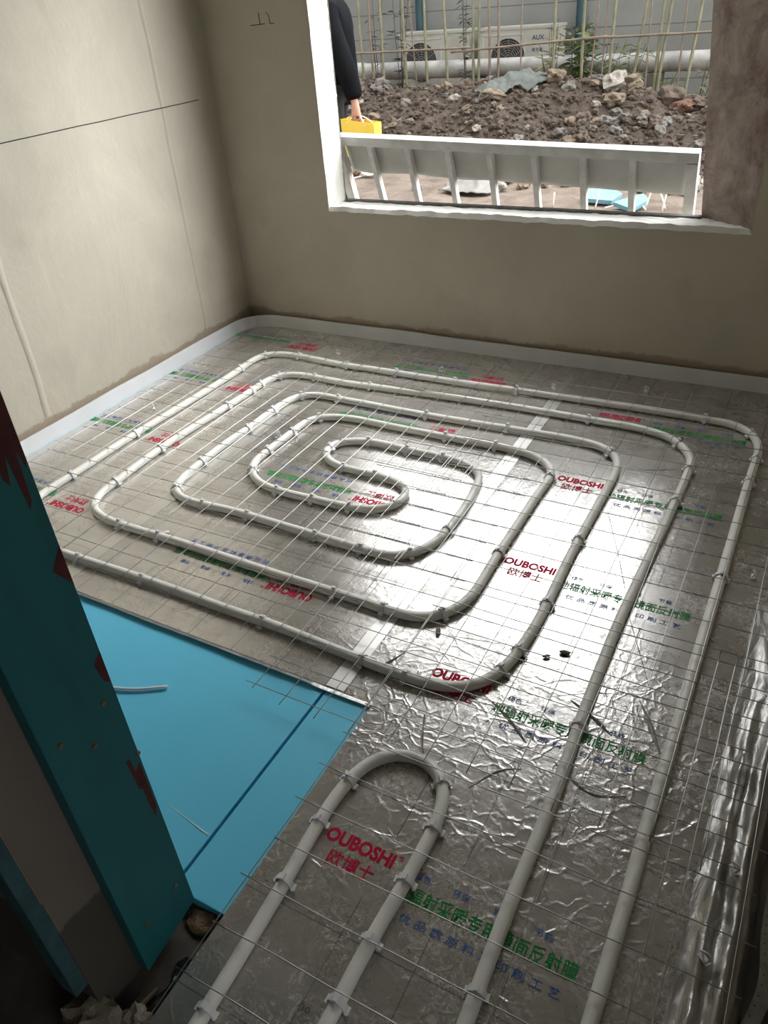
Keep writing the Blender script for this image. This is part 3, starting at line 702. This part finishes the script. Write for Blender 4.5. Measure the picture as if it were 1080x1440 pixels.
for i, (x, y, a, ln) in enumerate(((-.728, 1.430, 1.9, .022), (-.425, 1.462, .6, .016), (-.385, 1.494, .2, .022), (-1.795, 1.490, 1.0, .024))):
    bm = bmesh.new(); ico(bm, (0, 0, 0), 1, 2, 40+i, (1, .45, .35), .4, 2)
    o = link('debris_flake', bm, M['lump'] if i < 3 else M['clip'], None, False, (x, y, .006)); o.scale = [ln*.7]*3; o.rotation_euler = (0, 0, a)
    tag(o, ('dark flake at the left end of the long foil tear', 'small dark crumb in the bright glare on the foil', 'larger dark crumb right in the bright glare', 'white plastic scrap beside the second lower pipe run')[i], 'debris')

# ================================================================== outdoors
GX0, GX1 = -9, 4
bm = bmesh.new()
def gr(u, v):
    x = GX0+(GX1-GX0)*u; y = YB+TH+.001+9.2*v
    return (x, y, .03*rough((x, y, 0), 1.1, 1)*min(1, v*6) + .012*noise.noise(Vector((x*5, y*5, 1))))
grid(bm, 160, 110, gr); o = link('ground', bm, M['sand'], None, True); o['kind'] = 'structure'
def crest(x):
    K = [(-9, .6), (-5.6, .60), (-4.9, .56), (-3.6, .61), (-2.9, .57), (-2.3, .47), (-1.8, .41), (-1.3, .36), (4, .4)]
    for (a, ha), (b, hb) in zip(K, K[1:]):
        if a <= x <= b: return ha+(hb-ha)*(x-a)/(b-a)
    return .4
def H(x, y):
    h = crest(x)
    if y < 9.15: t = max(0, min(1, (y-7.35)/1.8)); b = h*(t*t*(3-2*t))**.8
    else: t = max(0, min(1, (9.75-y)/.6)); b = h*t*t*(3-2*t)
    n = .10*noise.noise(Vector((x*1.7, y*1.7, 3))) + .06*noise.noise(Vector((x*4.5, y*4.5, 5))) + .035*noise.noise(Vector((x*11, y*11, 9))) + .018*noise.noise(Vector((x*26, y*26, 2)))
    return max(-.05, b + n*min(1, b*4) - .02)
bm = bmesh.new(); grid(bm, 420, 130, lambda u, v: (-8.2+10*u, 7.2+2.6*v, H(-8.2+10*u, 7.2+2.6*v)))
md = tag(link('dirt_mound', bm, M['dirt'], None, True), 'long heap of freshly dug brown earth outside the window', 'earth heap', None, 'stuff')
bm = bmesh.new(); bm2 = bmesh.new()
for i in range(5200):
    x = rnd.uniform(-6.6, .2); y = rnd.uniform(7.35, 9.5); s = rnd.choice((.012, .014, .018, .022, .03, .038))*rnd.uniform(.7, 1.2)
    ico(bm if i % 6 else bm2, (x, y, H(x, y)+s*.25), s, 1, i, (1, .85, .75), .5, 2)
o = link('soil_clods', bm, M['dirt'], md); o['kind'] = 'stuff'
o = link('gravel', bm2, M['rock_brown'], md); o['kind'] = 'stuff'
RM = [rock_mesh(i, M[m], 3, sq, .55) for i, (m, sq) in enumerate((('rock_tan', (1, .8, .6)), ('rock_grey', (1, .9, .7)), ('rock_brown', (1, .8, .75)), ('rock_tan', (1.2, .7, .5)), ('rock_grey', (1, .7, .6)), ('rock_white', (1, .8, .6)), ('rock_brown', (1.1, .9, .6)), ('brick', (1.2, .8, .6))))]
def px(x, y, yy):      # place on the mound at a given depth
    return x, yy
BIG = [  # x, y, radius, mesh, label
 (-5.02, 9.0, .13, 1, 'greyish boulder at the left end of the earth heap'),
 (-3.80, 9.12, .085, 0, 'pale elongated rock lying on the crest of the heap near the middle'),
 (-3.86, 8.85, .10, 2, 'brown lump just below the crest left of the mesh bag'),
 (-3.42, 8.55, .11, 3, 'large tan rock half way down the heap below the mesh bag'),
 (-2.92, 9.0, .13, 0, 'big tan rock on the crest just right of the mesh bag'),
 (-2.30, 9.05, .16, 5, 'large pale flat boulder on the crest of the heap'),
 (-2.15, 9.15, .15, 0, 'tall tan boulder behind the pale flat one'),
 (-2.22, 8.75, .15, 3, 'pale wedge-shaped rock under the two crest boulders'),
 (-1.70, 9.0, .17, 2, 'broad pinkish brown boulder toward the right of the heap'),
 (-1.22, 8.9, .17, 0, 'rounded tan boulder at the right end of the heap by the concrete pier'),
 (-1.42, 8.95, .13, 6, 'brown boulder left of the rounded end one'),
 (-1.56, 8.85, .10, 7, 'dull red brick lump in the heap'),
 (-1.16, 8.45, .11, 1, 'grey rock low at the right end of the heap'),
 (-2.58, 8.15, .085, 4, 'upright grey rock on the lower slope right of centre'),
 (-2.08, 7.75, .085, 5, 'whitish rock low on the slope above the aluminium rail'),
 (-2.00, 8.4, .075, 4, 'small grey stone beside another on the mid slope'),
 (-1.84, 8.4, .075, 1, 'small rounded grey stone right of its neighbour on the slope'),
]
for x, y, s, mi, lab in BIG:
    o = bpy.data.objects.new('boulder', RM[mi]); C.objects.link(o); o.location = (x, y, H(x, y)+s*.28); o.scale = [s*.9]*3
    o.rotation_euler = (rnd.uniform(-.3, .3), rnd.uniform(-.3, .3), rnd.uniform(0, 6)); tag(o, lab, 'rock')
for i in range(170):
    x = rnd.uniform(-5.6, -.8); y = rnd.uniform(7.45, 9.2); s = rnd.uniform(.028, .075)
    o = bpy.data.objects.new('stone', rnd.choice(RM[:7])); C.objects.link(o); o.location = (x, y, H(x, y)+s*.3); o.scale = [s]*3
    o.rotation_euler = (rnd.uniform(-.5, .5), rnd.uniform(-.5, .5), rnd.uniform(0, 6))
    tag(o, 'fist-sized brown or grey stone in the heap of dug earth', 'rock', 'small stones in the earth heap')
def G(x, y): return .03*rough((x, y, 0), 1.1, 1) + .012*noise.noise(Vector((x*5, y*5, 1)))
for i, (x, y, s, mi, lab) in enumerate(((-2.60, 6.62, .07, 5, 'pale stone on the ground seen through the middle gaps of the aluminium frame'), (-2.42, 6.72, .055, 0, 'tan stone on the ground right of the pale one'), (-2.50, 7.05, .10, 2, 'brown clod at the foot of the heap behind the frame'),
    (-3.30, 6.45, .04, 1, 'dark stone on trampled ground behind the left gaps of the frame'), (-1.10, 7.0, .09, 5, 'white stone on the ground at the right end of the aluminium frame'), (-1.05, 6.7, .08, 4, 'grey stone next to the concrete pier on the ground'),
    (-4.24, 6.95, .05, 7, 'orange-brown brick bit beside the white cable coil'))):
    o = bpy.data.objects.new('stone', RM[mi]); C.objects.link(o); o.location = (x, y, G(x, y)+s*.4); o.scale = [s]*3; o.rotation_euler = (0, 0, i*1.1); tag(o, lab, 'rock')
for i in range(34):
    x = rnd.uniform(-2.9, -1.0); y = rnd.uniform(6.75, 7.4); s = rnd.uniform(.02, .055)
    o = bpy.data.objects.new('stone', rnd.choice(RM[:7])); C.objects.link(o); o.location = (x, y, G(x, y)+s*.4); o.scale = [s]*3; o.rotation_euler = (0, 0, i)
    tag(o, 'loose stone on the ground at the foot of the earth heap', 'rock', 'loose stones below the heap')

# woven mesh bag draped over the crest
bm = bmesh.new()
def bag_(u, v):
    x = -3.50 + .62*u - .18*v + .05*noise.noise(Vector((v*5, 1, u*3))); y = 8.42 + .62*u + .22*v
    return (x, y, H(x, y) + .05 + .10*math.sin(PI*u)*math.sin(PI*v) + .018*noise.noise(Vector((u*16, v*2.5, 2))))
grid(bm, 40, 26, bag_); o = link('mesh_bag', bm, M['net'], None, True); o.modifiers.new('s', 'SOLIDIFY').thickness = .004
tag(o, 'greyish green woven mesh bag draped over the earth heap', 'bag')
# plastic sheets on the ground
for i, (x0, y0, w, d, lab) in enumerate(((-3.05, 6.35, .45, .62, 'crumpled pale plastic sheet on the ground near the middle of the frame'), (-2.85, 6.95, .40, .30, 'grey plastic sheet at the foot of the heap'))):
    bm = bmesh.new(); grid(bm, 26, 26, lambda u, v: (x0+w*u+.05*noise.noise(Vector((v*4, i, 0))), y0+d*v+.05*noise.noise(Vector((u*4, i, 3))), G(x0+w*u, y0+d*v) + .03 + .08*math.sin(PI*u)*math.sin(PI*v) + .03*abs(noise.noise(Vector((u*5, v*5, i+2))))))
    o = link('plastic_sheet', bm, M['sheet'], None, True); o.modifiers.new('s', 'SOLIDIFY').thickness = .004; tag(o, lab, 'plastic sheet')
for i, (x, y, a, out) in enumerate(((-1.66, 6.40, .25, [(-.17, -.08), (.10, -.10), (.19, .02), (.08, .12), (-.13, .08)]), (-1.37, 6.22, -.1, [(-.15, -.05), (.05, -.11), (.12, .05), (.03, .13), (-.02, .09)]))):
    bm = bmesh.new(); prism(bm, [(p[0]*.85, p[1]*1.2) for p in out], 0, .03)
    o = link('foam_scrap', bm, M['cyanfoam'], None, False, (x, y, G(x, y)+.035)); o.rotation_euler = (.16, .06, a)
    tag(o, ('larger broken piece of pale blue foam on the ground behind the frame', 'smaller triangular piece of pale blue foam right of the larger one')[i], 'foam scrap')
# cable coil and loose pale wires
bm = bmesh.new(); pts = []
for i in range(150):
    a = 2*PI*i/26; rr = .12+.012*math.sin(i*.9); pts.append((rr*math.cos(a), .05*math.sin(a)+.0006*i, .13+rr*math.sin(a)*.95))
pts += [(.1, .16, .03), (-.03, .05, .02), (-.18, -.25, .015), (-.2, -.6, .015)]
tube(bm, smooth_path(pts, .02), .006, 6); tag(link('cable_coil', bm, M['rope'], None, True, (-4.06, 6.95, G(-4.06, 6.95))), 'loose coil of white cable standing on the ground beside the person', 'cable')
for i, pts in enumerate(([(-1.36, 6.6, .22), (-1.28, 6.45, .17), (-1.17, 6.3, .06), (-1.13, 6.22, .01)], [(-1.27, 6.2, .01), (-1.24, 6.22, .14), (-1.22, 6.24, .25)], [(-1.13, 6.1, .01), (-1.11, 6.12, .17)], [(-1.62, 6.1, .01), (-1.60, 6.12, .14)], [(-1.55, 6.12, .02), (-1.36, 6.3, .03), (-1.25, 6.12, .02)], [(-1.95, 6.1, .01), (-1.94, 6.1, .12)])):
    bm = bmesh.new(); tube(bm, smooth_path(pts, .03), .006, 6)
    tag(link('cut_wire', bm, M['rope'], None, True), 'thin white cut wire sticking up from the ground near the foam scraps', 'wire', 'white wires near the pale blue scraps')

# aluminium formwork panel leaning on the outside of the sill
pan = thing('aluminium_formwork', 'ribbed grey aluminium panel leaning outside the window along the sill', 'panel', (-1.345, 3.92, 0))
th = math.atan2(1, 2.42)
PM = Matrix.Translation((-2.185, 3.525, .930)) @ Matrix.Rotation(.031, 4, 'Y') @ Matrix.Rotation(th, 4, 'X') @ Matrix.Translation((2.185, 0, 0))    # local: x along, -z down the panel, +y outward
def pbox(name, a, b, mat, bw=.002):
    bm = bmesh.new(); box(bm, a, b, 0, PM); return bevel(under(link(name, bm, mat), pan), bw)
L_ = .95
pbox('top_rail', (-2.26, -.018, -.046), (-.531, .020, 0), M['alu'])
pbox('stile', (-.575, -.020, -L_), (-.531, .022, -.0465), M['alu'])
pbox('stile', (-2.26, -.020, -L_), (-2.215, .022, -.0465), M['alu'])
pbox('bottom_rail', (-2.2145, -.020, -L_), (-.5755, .020, -L_+.04), M['alu'])
for x in (-2.057, -1.852, -1.643, -1.436, -1.225, -1.007, -.795):
    pbox('rib', (x-.013, -.014, -L_+.0405), (x+.013, .0195, -.0465), M['alu'])
bm = bmesh.new()
def pl(u, w):
    x = -2.2145+1.639*u; z = -.0465 - (.168+.010*u+.012*noise.noise(Vector((u*7, 1, 0))))*w
    return PM @ Vector((x, .024 + .006*math.sin(PI*w) + .012*(w**4), z))
grid(bm, 60, 12, pl); o = under(link('face_sheet', bm, M['alu_sheet'], None, True), pan); o.modifiers.new('s', 'SOLIDIFY').thickness = .003

# far wall, drain pipe, air conditioners
bm = bmesh.new(); box(bm, (GX0, 11.6, -.1), (GX1, 11.9, 5.3)); struct('wall_far', bm, M['farwall'])
bm = bmesh.new()
pts = [(x, 10.4, .595 + .004*noise.noise(Vector((x, 0, 0)))) for x in [-8+.2*i for i in range(51)]]
tube(bm, pts, .102, 20); dp = tag(link('drain_pipe', bm, M['drain'], None, True), 'thick grey pipe running along behind the bamboo fence', 'pipe')
for x in (-6.1, -3.1, -.4):
    bm = bmesh.new(); tube(bm, [(x-.07, 10.4, .595), (x+.07, 10.4, .595)], .112, 20); link('pipe_coupling', bm, M['drain'], dp)
for i, x in enumerate((-6.4, -4.3, -2.2, -.2)):
    bm = bmesh.new(); box(bm, (x-.10, 10.3, 0), (x+.10, 10.5, .492))
    bevel(tag(link('support_block', bm, M['rock_grey']), 'concrete block under the thick grey pipe', 'block', 'blocks carrying the thick grey pipe'), .01)
def aircon(x0, label, fanx, logo):
    W_, D_, Hh = 1.04, .36, .62
    t = thing('air_conditioner', label, 'air conditioner', (x0+W_/2, 11.15, .32))
    z0 = .34; yF = 10.97
    bm = bmesh.new(); n = 32; cx, cz, r = x0+fanx, z0+Hh*.47, .235
    # casing with round fan opening in the front face
    box(bm, (x0, yF+.02, z0), (x0+W_, yF+D_, z0+Hh))
    cor = [(x0, z0), (x0+W_, z0), (x0+W_, z0+Hh), (x0, z0+Hh)]
    ringo = []; ringi = []
    for k in range(n):
        a = 2*PI*k/n; dx, dz = math.cos(a), math.sin(a)
        ts = [((x0+W_-cx)/dx if dx > 1e-6 else (x0-cx)/dx if dx < -1e-6 else 9), ((z0+Hh-cz)/dz if dz > 1e-6 else (z0-cz)/dz if dz < -1e-6 else 9)]
        tt = min(ts); ringo.append(bm.verts.new((cx+dx*tt, yF, cz+dz*tt))); ringi.append(bm.verts.new((cx+dx*r, yF, cz+dz*r)))
    rb = [bm.verts.new((v.co.x, yF+.018, v.co.z)) for v in ringi]
    for k in range(n):
        q = (k+1) % n
        bm.faces.new((ringo[k], ringo[q], ringi[q], ringi[k])); bm.faces.new((ringi[k], ringi[q], rb[q], rb[k]))
    box(bm, (x0-.01, yF-.008, z0+Hh), (x0+W_+.01, yF+D_+.01, z0+Hh+.03))
    cas = under(link('casing', bm, M['acbody']), t)
    bm = bmesh.new(); bmesh.ops.create_circle(bm, cap_ends=True, segments=32, radius=r, matrix=Matrix.Translation((cx, yF+.0195, cz)) @ Matrix.Rotation(PI/2, 4, 'X')); fan = under(link('fan_cavity', bm, M['acdark']), t)
    bm = bmesh.new()
    for rr in [r*(.22+.111*j) for j in range(8)]:
        tube(bm, [(cx+rr*math.cos(a), yF-.004, cz+rr*math.sin(a)) for a in [2*PI*j/40 for j in range(40)]], .0035, 5, closed=True)
    for j in range(12):
        a = 2*PI*j/12; tube(bm, [(cx+.03*math.cos(a), yF-.002, cz+.03*math.sin(a)), (cx+r*math.cos(a+.5), yF-.002, cz+r*math.sin(a+.5))], .0035, 5)
    link('fan_grille', bm, M['acgrey'], fan)
    bm = bmesh.new()
    for px_, w_ in ((x0+.62, .005), (x0+.05, .005)): box(bm, (px_, yF-.006, z0+.04), (px_+w_*2.2, yF+.001, z0+Hh-.05))
    box(bm, (x0+.05, yF-.006, z0+Hh-.06), (x0+.631, yF+.001, z0+Hh-.05)); link('front_trim', bm, M['alu'], cas)
    bm = bmesh.new()
    for px_ in (x0+.15, x0+W_-.2): box(bm, (px_, yF+.02, 0.0), (px_+.06, yF+D_-.02, z0-.0005))
    under(link('stand', bm, M['acgrey']), t)
    if not logo: return
    T = Matrix.Translation((x0+.72, yF-.0015, z0+Hh*.80)) @ Matrix.Rotation(PI/2, 4, 'X')
    u = lettering('brand_name', 'AUX', .16, .052, M['logo'], None, None, 0, .02, T); under(u, t)
    u = lettering('brand_characters', '奥克斯', .15, .045, M['logo'], None, None, 0, .01, Matrix.Translation((0, 0, -.13)) @ T); under(u, t)
aircon(-5.78, 'pale air conditioner behind the left part of the bamboo fence', .32, False)
aircon(-4.60, 'pale air conditioner behind the middle of the fence, right of the other', .40, True)
for i, x in enumerate((-5.72, -3.43)):
    bm = bmesh.new(); tube(bm, [(x, 11.5, .05), (x, 11.5, 5.2)], .055, 12)
    for z in (.9, 2.4, 3.9): box(bm, (x-.07, 11.44, z), (x+.07, 11.598, z+.03))
    tag(link('downpipe', bm, M['bluepaint']), ('dark blue downpipe on the grey wall, left one', 'dark blue downpipe on the grey wall, right one behind the green plants')[i], 'downpipe')

# bamboo fence
FY = 9.78
POLE = [(508, 0, 1), (522, 0, 2), (537, 0, 1), (569, 0, 1), (584, -4, 0), (598, 0, 1), (629, -3, 1), (665, 0, 1), (672, 2, 1), (690, -2, 2), (701, 0, 2), (733, 0, 0), (779, 0, 1), (819, 0, 1), (834, 3, 0), (849, 1, 0), (858, 3, 1), (894, 7, 1), (912, 0, 0), (926, 2, 1), (932, 5, 1), (959, 0, 0), (973, 6, 1)]
pat = [-5.59, -5.45, -5.3, -4.99, -4.85, -4.71, -4.43, -4.1, -4.04, -3.89, -3.79, -3.52, -3.14, -2.82, -2.71, -2.59, -2.52, -2.25, -2.12, -2.02, -1.98, -1.78, -1.69]
for i, x in enumerate(pat):
    x *= FY/9.6; ln = POLE[i][1]*.022; kind = POLE[i][2]; r0 = (.010, .018, .0165)[kind]
    zb = max(0.0, H(x, FY)) - .02; pts = []; rs = []
    for j in range(41):
        z = zb + (2.3-zb)*j/40; t = z-.4
        pts.append((x + ln*t*.55 + .012*noise.noise(Vector((z*1.3, i, 0))), FY+.01*noise.noise(Vector((z, i, 5))), z)); rs.append(r0*(1.16 if j % 6 == 0 else 1)*(1-.2*j/40))
    bm = bmesh.new(); tube(bm, pts, rs, 8)
    tag(link('bamboo_pole', bm, M['bamboo'] if kind == 1 else M['bamboo_grey'], None, True), ('upright thin dark bamboo stem of the fence', 'upright yellowish green bamboo pole of the fence', 'upright reddish grey bamboo pole of the fence')[kind], 'bamboo pole', 'poles of the bamboo fence')
for i, (xa, xb, za, zb_) in enumerate(((-6.3, -4.2, .855, .865), (-4.45, -2.6, .825, .91), (-2.9, -.6, .90, .905))):
    bm = bmesh.new(); tube(bm, [(xa+(xb-xa)*t/24, FY-.035, za+(zb_-za)*t/24+.006*noise.noise(Vector((t*.5, i, 0)))) for t in range(25)], .012, 8)
    tag(link('bamboo_rail', bm, M['bamboo_grey'], None, True), ('horizontal bamboo rail tied across the left third of the fence', 'horizontal bamboo rail tied across the middle of the fence', 'horizontal bamboo rail tied across the right third of the fence')[i], 'bamboo rail')

# plants
def leafy(bm, p, d, ln, w):
    d = Vector(d).normalized(); s = d.cross(Vector((rnd.uniform(-1, 1), rnd.uniform(-1, 1), .4))).normalized()
    pts = [(0, 0), (.3, 1), (.65, .75), (1, 0)]; p = Vector(p)
    L = []; R_ = []
    for t, q in pts:
        c = p + d*ln*t + Vector((0, 0, -ln*.35*t*t)); L.append(c+s*w*q*.5); R_.append(c-s*w*q*.5)
    v = [bm.verts.new(L[0])] + [bm.verts.new(x) for x in L[1:3]] + [bm.verts.new(L[3])] + [bm.verts.new(x) for x in (R_[2], R_[1])]
    bm.faces.new(v)
def plant(x, y, h, nst, nl, leafm, label, spread=.12, ll=.14, lw=.018, z0=None, stem='twig'):
    z0 = max(0, H(x, y))-.02 if z0 is None else z0
    t = thing('leafy_plant', label, 'plant', (x, y, z0)); bs = bmesh.new(); bl = bmesh.new()
    for k_ in range(nst):
        a = rnd.uniform(0, 2*PI); lean = rnd.uniform(.2, 1)*spread; hh = h*rnd.uniform(.7, 1)
        pts = [(x+lean*math.cos(a)*(j/8)**1.4+.01*noise.noise(Vector((j, k_, x))), y+lean*.6*math.sin(a)*(j/8)**1.4, z0+hh*j/8) for j in range(9)]
        tube(bs, pts, [.006*(1-.6*j/8) for j in range(9)], 5)
        for q in range(nl//nst):
            j = rnd.uniform(2, 8); p0 = Vector(pts[int(j)]); b = rnd.uniform(0, 2*PI)
            leafy(bl, p0+Vector((0, 0, rnd.uniform(-.03, .05))), (math.cos(b), math.sin(b)*.7, rnd.uniform(-.2, .8)), ll*rnd.uniform(.6, 1.2), lw*rnd.uniform(.7, 1.2))
    under(link('stem', bs, M[stem], None, True), t); under(link('foliage', bl, M[leafm]), t)
plant(-3.27, 9.95, 1.10, 6, 150, 'leaf_pale', 'pale bamboo-like plant left of the green shrub in front of the wall', .22, .15, .016, 0.0)
plant(-3.02, 10.05, 1.15, 7, 260, 'leaf', 'dense dark green shrub in front of the right blue downpipe', .26, .17, .035, 0.0)
plant(-2.72, 9.95, .95, 6, 150, 'leaf', 'green weedy plant right of the dense shrub', .30, .17, .016, 0.0)
plant(-2.42, 9.95, .85, 6, 130, 'leaf', 'sprawling grassy weed behind the tall crest boulder', .38, .20, .012, 0.0)
plant(-2.05, 10.0, .62, 5, 90, 'leaf', 'low grassy weed behind the broad pinkish boulder', .34, .20, .012, 0.0)
plant(-1.62, 10.0, .80, 4, 60, 'leaf_pale', 'thin dry weed near the concrete pier', .3, .18, .012, 0.0)
plant(-5.28, 10.0, 1.75, 5, 70, 'twig', 'bare dark twiggy sapling at the left of the fence', .26, .13, .018, 0.0)
plant(-4.38, 10.0, 1.9, 3, 70, 'twig', 'dark feathery sapling between the two air conditioners', .08, .12, .014, 0.0)
plant(-5.6, 10.0, 1.5, 4, 40, 'twig', 'thin dark sapling behind the person', .2, .12, .014, 0.0)

# ================================================================== the person
def skin(name, verts, edges, mat, parent, sub=2):
    me = bpy.data.meshes.new(name); me.from_pydata([v[0] for v in verts], edges, [])
    o = bpy.data.objects.new(name, me); C.objects.link(o)
    m = o.modifiers.new('skin', 'SKIN'); m.use_smooth_shade = True
    bm = bmesh.new(); bm.from_mesh(me); ly = bm.verts.layers.skin.verify(); bm.verts.ensure_lookup_table()
    for i, v in enumerate(verts):
        r = v[1]; bm.verts[i][ly].radius = (r, r) if isinstance(r, (int, float)) else r
        bm.verts[i][ly].use_root = (i == 0)
    bm.to_mesh(me); bm.free(); me.materials.append(mat)
    s = o.modifiers.new('sub', 'SUBSURF'); s.levels = sub; s.render_levels = sub
    under(o, parent); return o
PX, PY = -3.88, 6.16
per = thing('person', 'person in a black jacket standing outside at the left, carrying a yellow bag', 'person', (PX, PY, 0))
# faces -x; the near arm (towards the house) hangs down and carries the bag
hand = Vector((-3.572, 5.99, .700))
V = [((PX, PY, .95), .12), ((PX, PY, 1.15), .12), ((PX, PY, 1.34), .12), ((PX-.01, PY, 1.46), .075), ((PX-.03, PY, 1.53), .055), ((PX-.045, PY, 1.60), .075), ((PX-.055, PY, 1.68), .095), ((PX-.05, PY, 1.74), .075),
     ((PX+.05, PY-.14, 1.38), .06), ((-3.690, 5.975, 1.10), .042), ((-3.605, 5.98, .84), .033), ((-3.580, 5.985, .765), .031), (tuple(hand), .042),
     ((PX, PY+.17, 1.40), .06), ((PX-.02, PY+.24, 1.10), .042), ((PX-.10, PY+.25, .85), .032), ((PX-.13, PY+.25, .76), .036),
     ((PX+.02, PY-.10, .90), .09), ((PX+.04, PY-.10, .50), .06), ((PX+.08, PY-.10, .10), .04), ((PX-.05, PY-.10, .05), .035),
     ((PX-.02, PY+.10, .90), .09), ((PX-.08, PY+.10, .50), .06), ((PX-.10, PY+.10, .10), .04), ((PX-.24, PY+.10, .05), .035)]
E_ = [(0, 1), (1, 2), (2, 3), (3, 4), (4, 5), (5, 6), (6, 7), (2, 8), (8, 9), (9, 10), (10, 11), (11, 12), (2, 13), (13, 14), (14, 15), (15, 16), (0, 17), (17, 18), (18, 19), (19, 20), (0, 21), (21, 22), (22, 23), (23, 24)]
# nose and ears
V += [((PX-.155, PY, 1.655), .014), ((PX-.04, PY-.095, 1.665), .016), ((PX-.04, PY+.095, 1.665), .016)]; E_ += [(6, 25), (6, 26), (6, 27)]
# fingers of the near hand: curled round the bag cord (knuckles to the house, tips folded up behind)
for k_, (dx, ln) in enumerate(((-.037, .90), (-.012, 1.0), (.013, .96), (.037, .78))):
    b = len(V)
    V += [((hand.x+dx*.9, hand.y-.018, hand.z-.032), .0140), ((hand.x+dx, hand.y-.022, hand.z-.030-.036*ln), .0125), ((hand.x+dx, hand.y+.008, hand.z-.034-.052*ln), .0115), ((hand.x+dx, hand.y+.028, hand.z-.038-.030*ln), .009)]
    E_ += [(12, b), (b, b+1), (b+1, b+2), (b+2, b+3)]
b = len(V); V += [((hand.x-.040, hand.y+.004, hand.z+.002), .013), ((hand.x-.046, hand.y+.022, hand.z-.034), .0115), ((hand.x-.028, hand.y+.040, hand.z-.056), .010)]; E_ += [(12, b), (b, b+1), (b+1, b+2)]
far = Vector(V[16][0])
for k_, dx in enumerate((-.03, -.01, .01, .03)):
    b = len(V); V += [((far.x+dx, far.y, far.z-.05), .011), ((far.x+dx-.01, far.y-.005, far.z-.09), .010), ((far.x+dx-.025, far.y-.012, far.z-.115), .009)]; E_ += [(16, b), (b, b+1), (b+1, b+2)]
b = len(V); V += [((far.x-.045, far.y-.01, far.z-.02), .012), ((far.x-.06, far.y-.015, far.z-.06), .010)]; E_ += [(16, b), (b, b+1)]
skin('body', V, E_, M['skin'], per)
JV = [((PX+.04, PY, .80), (.21, .16)), ((PX+.04, PY, 1.0), (.20, .155)), ((PX+.03, PY, 1.18), (.20, .155)), ((PX+.01, PY, 1.35), (.17, .15)), ((PX, PY, 1.45), .10), ((PX-.015, PY, 1.50), .075),
      ((PX+.10, PY-.15, 1.39), .090), ((-3.735, 5.985, 1.24), .092), ((-3.675, 5.975, 1.10), .092), ((-3.620, 5.98, .95), .088), ((-3.590, 5.985, .83), .078), ((-3.580, 5.985, .785), .068),
      ((PX, PY+.17, 1.39), .085), ((PX-.02, PY+.24, 1.10), .075), ((PX-.09, PY+.25, .88), .062)]
skin('jacket', JV, [(0, 1), (1, 2), (2, 3), (3, 4), (4, 5), (3, 6), (6, 7), (7, 8), (8, 9), (9, 10), (10, 11), (3, 12), (12, 13), (13, 14)], M['jacket'], per)
TV = [((PX, PY, .93), .15), ((PX+.03, PY-.10, .78), .105), ((PX+.05, PY-.10, .48), .082), ((PX+.09, PY-.10, .12), .068), ((PX-.03, PY+.10, .78), .105), ((PX-.08, PY+.10, .48), .082), ((PX-.10, PY+.10, .12), .068)]
skin('trousers', TV, [(0, 1), (1, 2), (2, 3), (0, 4), (4, 5), (5, 6)], M['trouser'], per)
for s, dx in ((-.10, .09), (.10, -.10)):
    skin('shoe', [((PX+dx-.02, PY+s, .048), (.046, .046)), ((PX+dx+.05, PY+s, .050), .044), ((PX+dx-.12, PY+s, .040), (.045, .036)), ((PX+dx-.19, PY+s, .034), (.036, .028))], [(0, 1), (0, 2), (2, 3)], M['shoe'], per)
skin('hair', [((PX-.03, PY, 1.75), .088), ((PX+.03, PY, 1.68), .078), ((PX+.02, PY, 1.62), .06), ((PX-.09, PY, 1.765), .06)], [(0, 1), (1, 2), (0, 3)], M['hair'], per)
# yellow bag hanging from the hand
bg_ = thing('paper_bag', 'yellow paper carrier bag with white cord handles held by the person', 'bag', (-3.545, 5.985, .36), math.radians(-6))
bm = bmesh.new()
W_, D_, Z1, Z0 = .165, .055, .645, .37
vs = [bm.verts.new(v) for v in ((-W_, -D_*.7, Z0), (W_, -D_*.7, Z0), (W_, D_*.7, Z0), (-W_, D_*.7, Z0), (-W_*.98, -D_, Z1+.010), (W_, -D_, Z1-.022), (W_, D_, Z1-.02), (-W_*.98, D_, Z1+.012))]
for q in ((0, 3, 2, 1), (0, 1, 5, 4), (2, 3, 7, 6)): bm.faces.new([vs[i] for i in q])
for sx, (a, b_, c, d) in ((-1, (0, 4, 7, 3)), (1, (1, 5, 6, 2))):     # gussets folded inward
    m0 = bm.verts.new((sx*(W_-.012), 0, Z0)); m1 = bm.verts.new((sx*(W_-.03), 0, (vs[b_].co.z+vs[c].co.z)/2))
    bm.faces.new((vs[a], vs[b_], m1, m0)); bm.faces.new((m0, m1, vs[c], vs[d]))
for v in bm.verts: v.co += Vector((0, 0, -.36))
o = link('bag_body', bm, M['bagy'], bg_); o.modifiers.new('s', 'SOLIDIFY').thickness = .003
for sy in (-1, 1):
    bm = bmesh.new()
    tube(bm, smooth_path([(-.105, sy*D_*.98, .265), (-.06, sy*.03, .305), (-.045, .005, .312), (.0, .004+.004*sy, .312), (.03, sy*.03, .298), (.085, sy*D_*.98, .245)], .012), .0045, 6)
    link('cord_handle', bm, M['rope'], bg_, True)
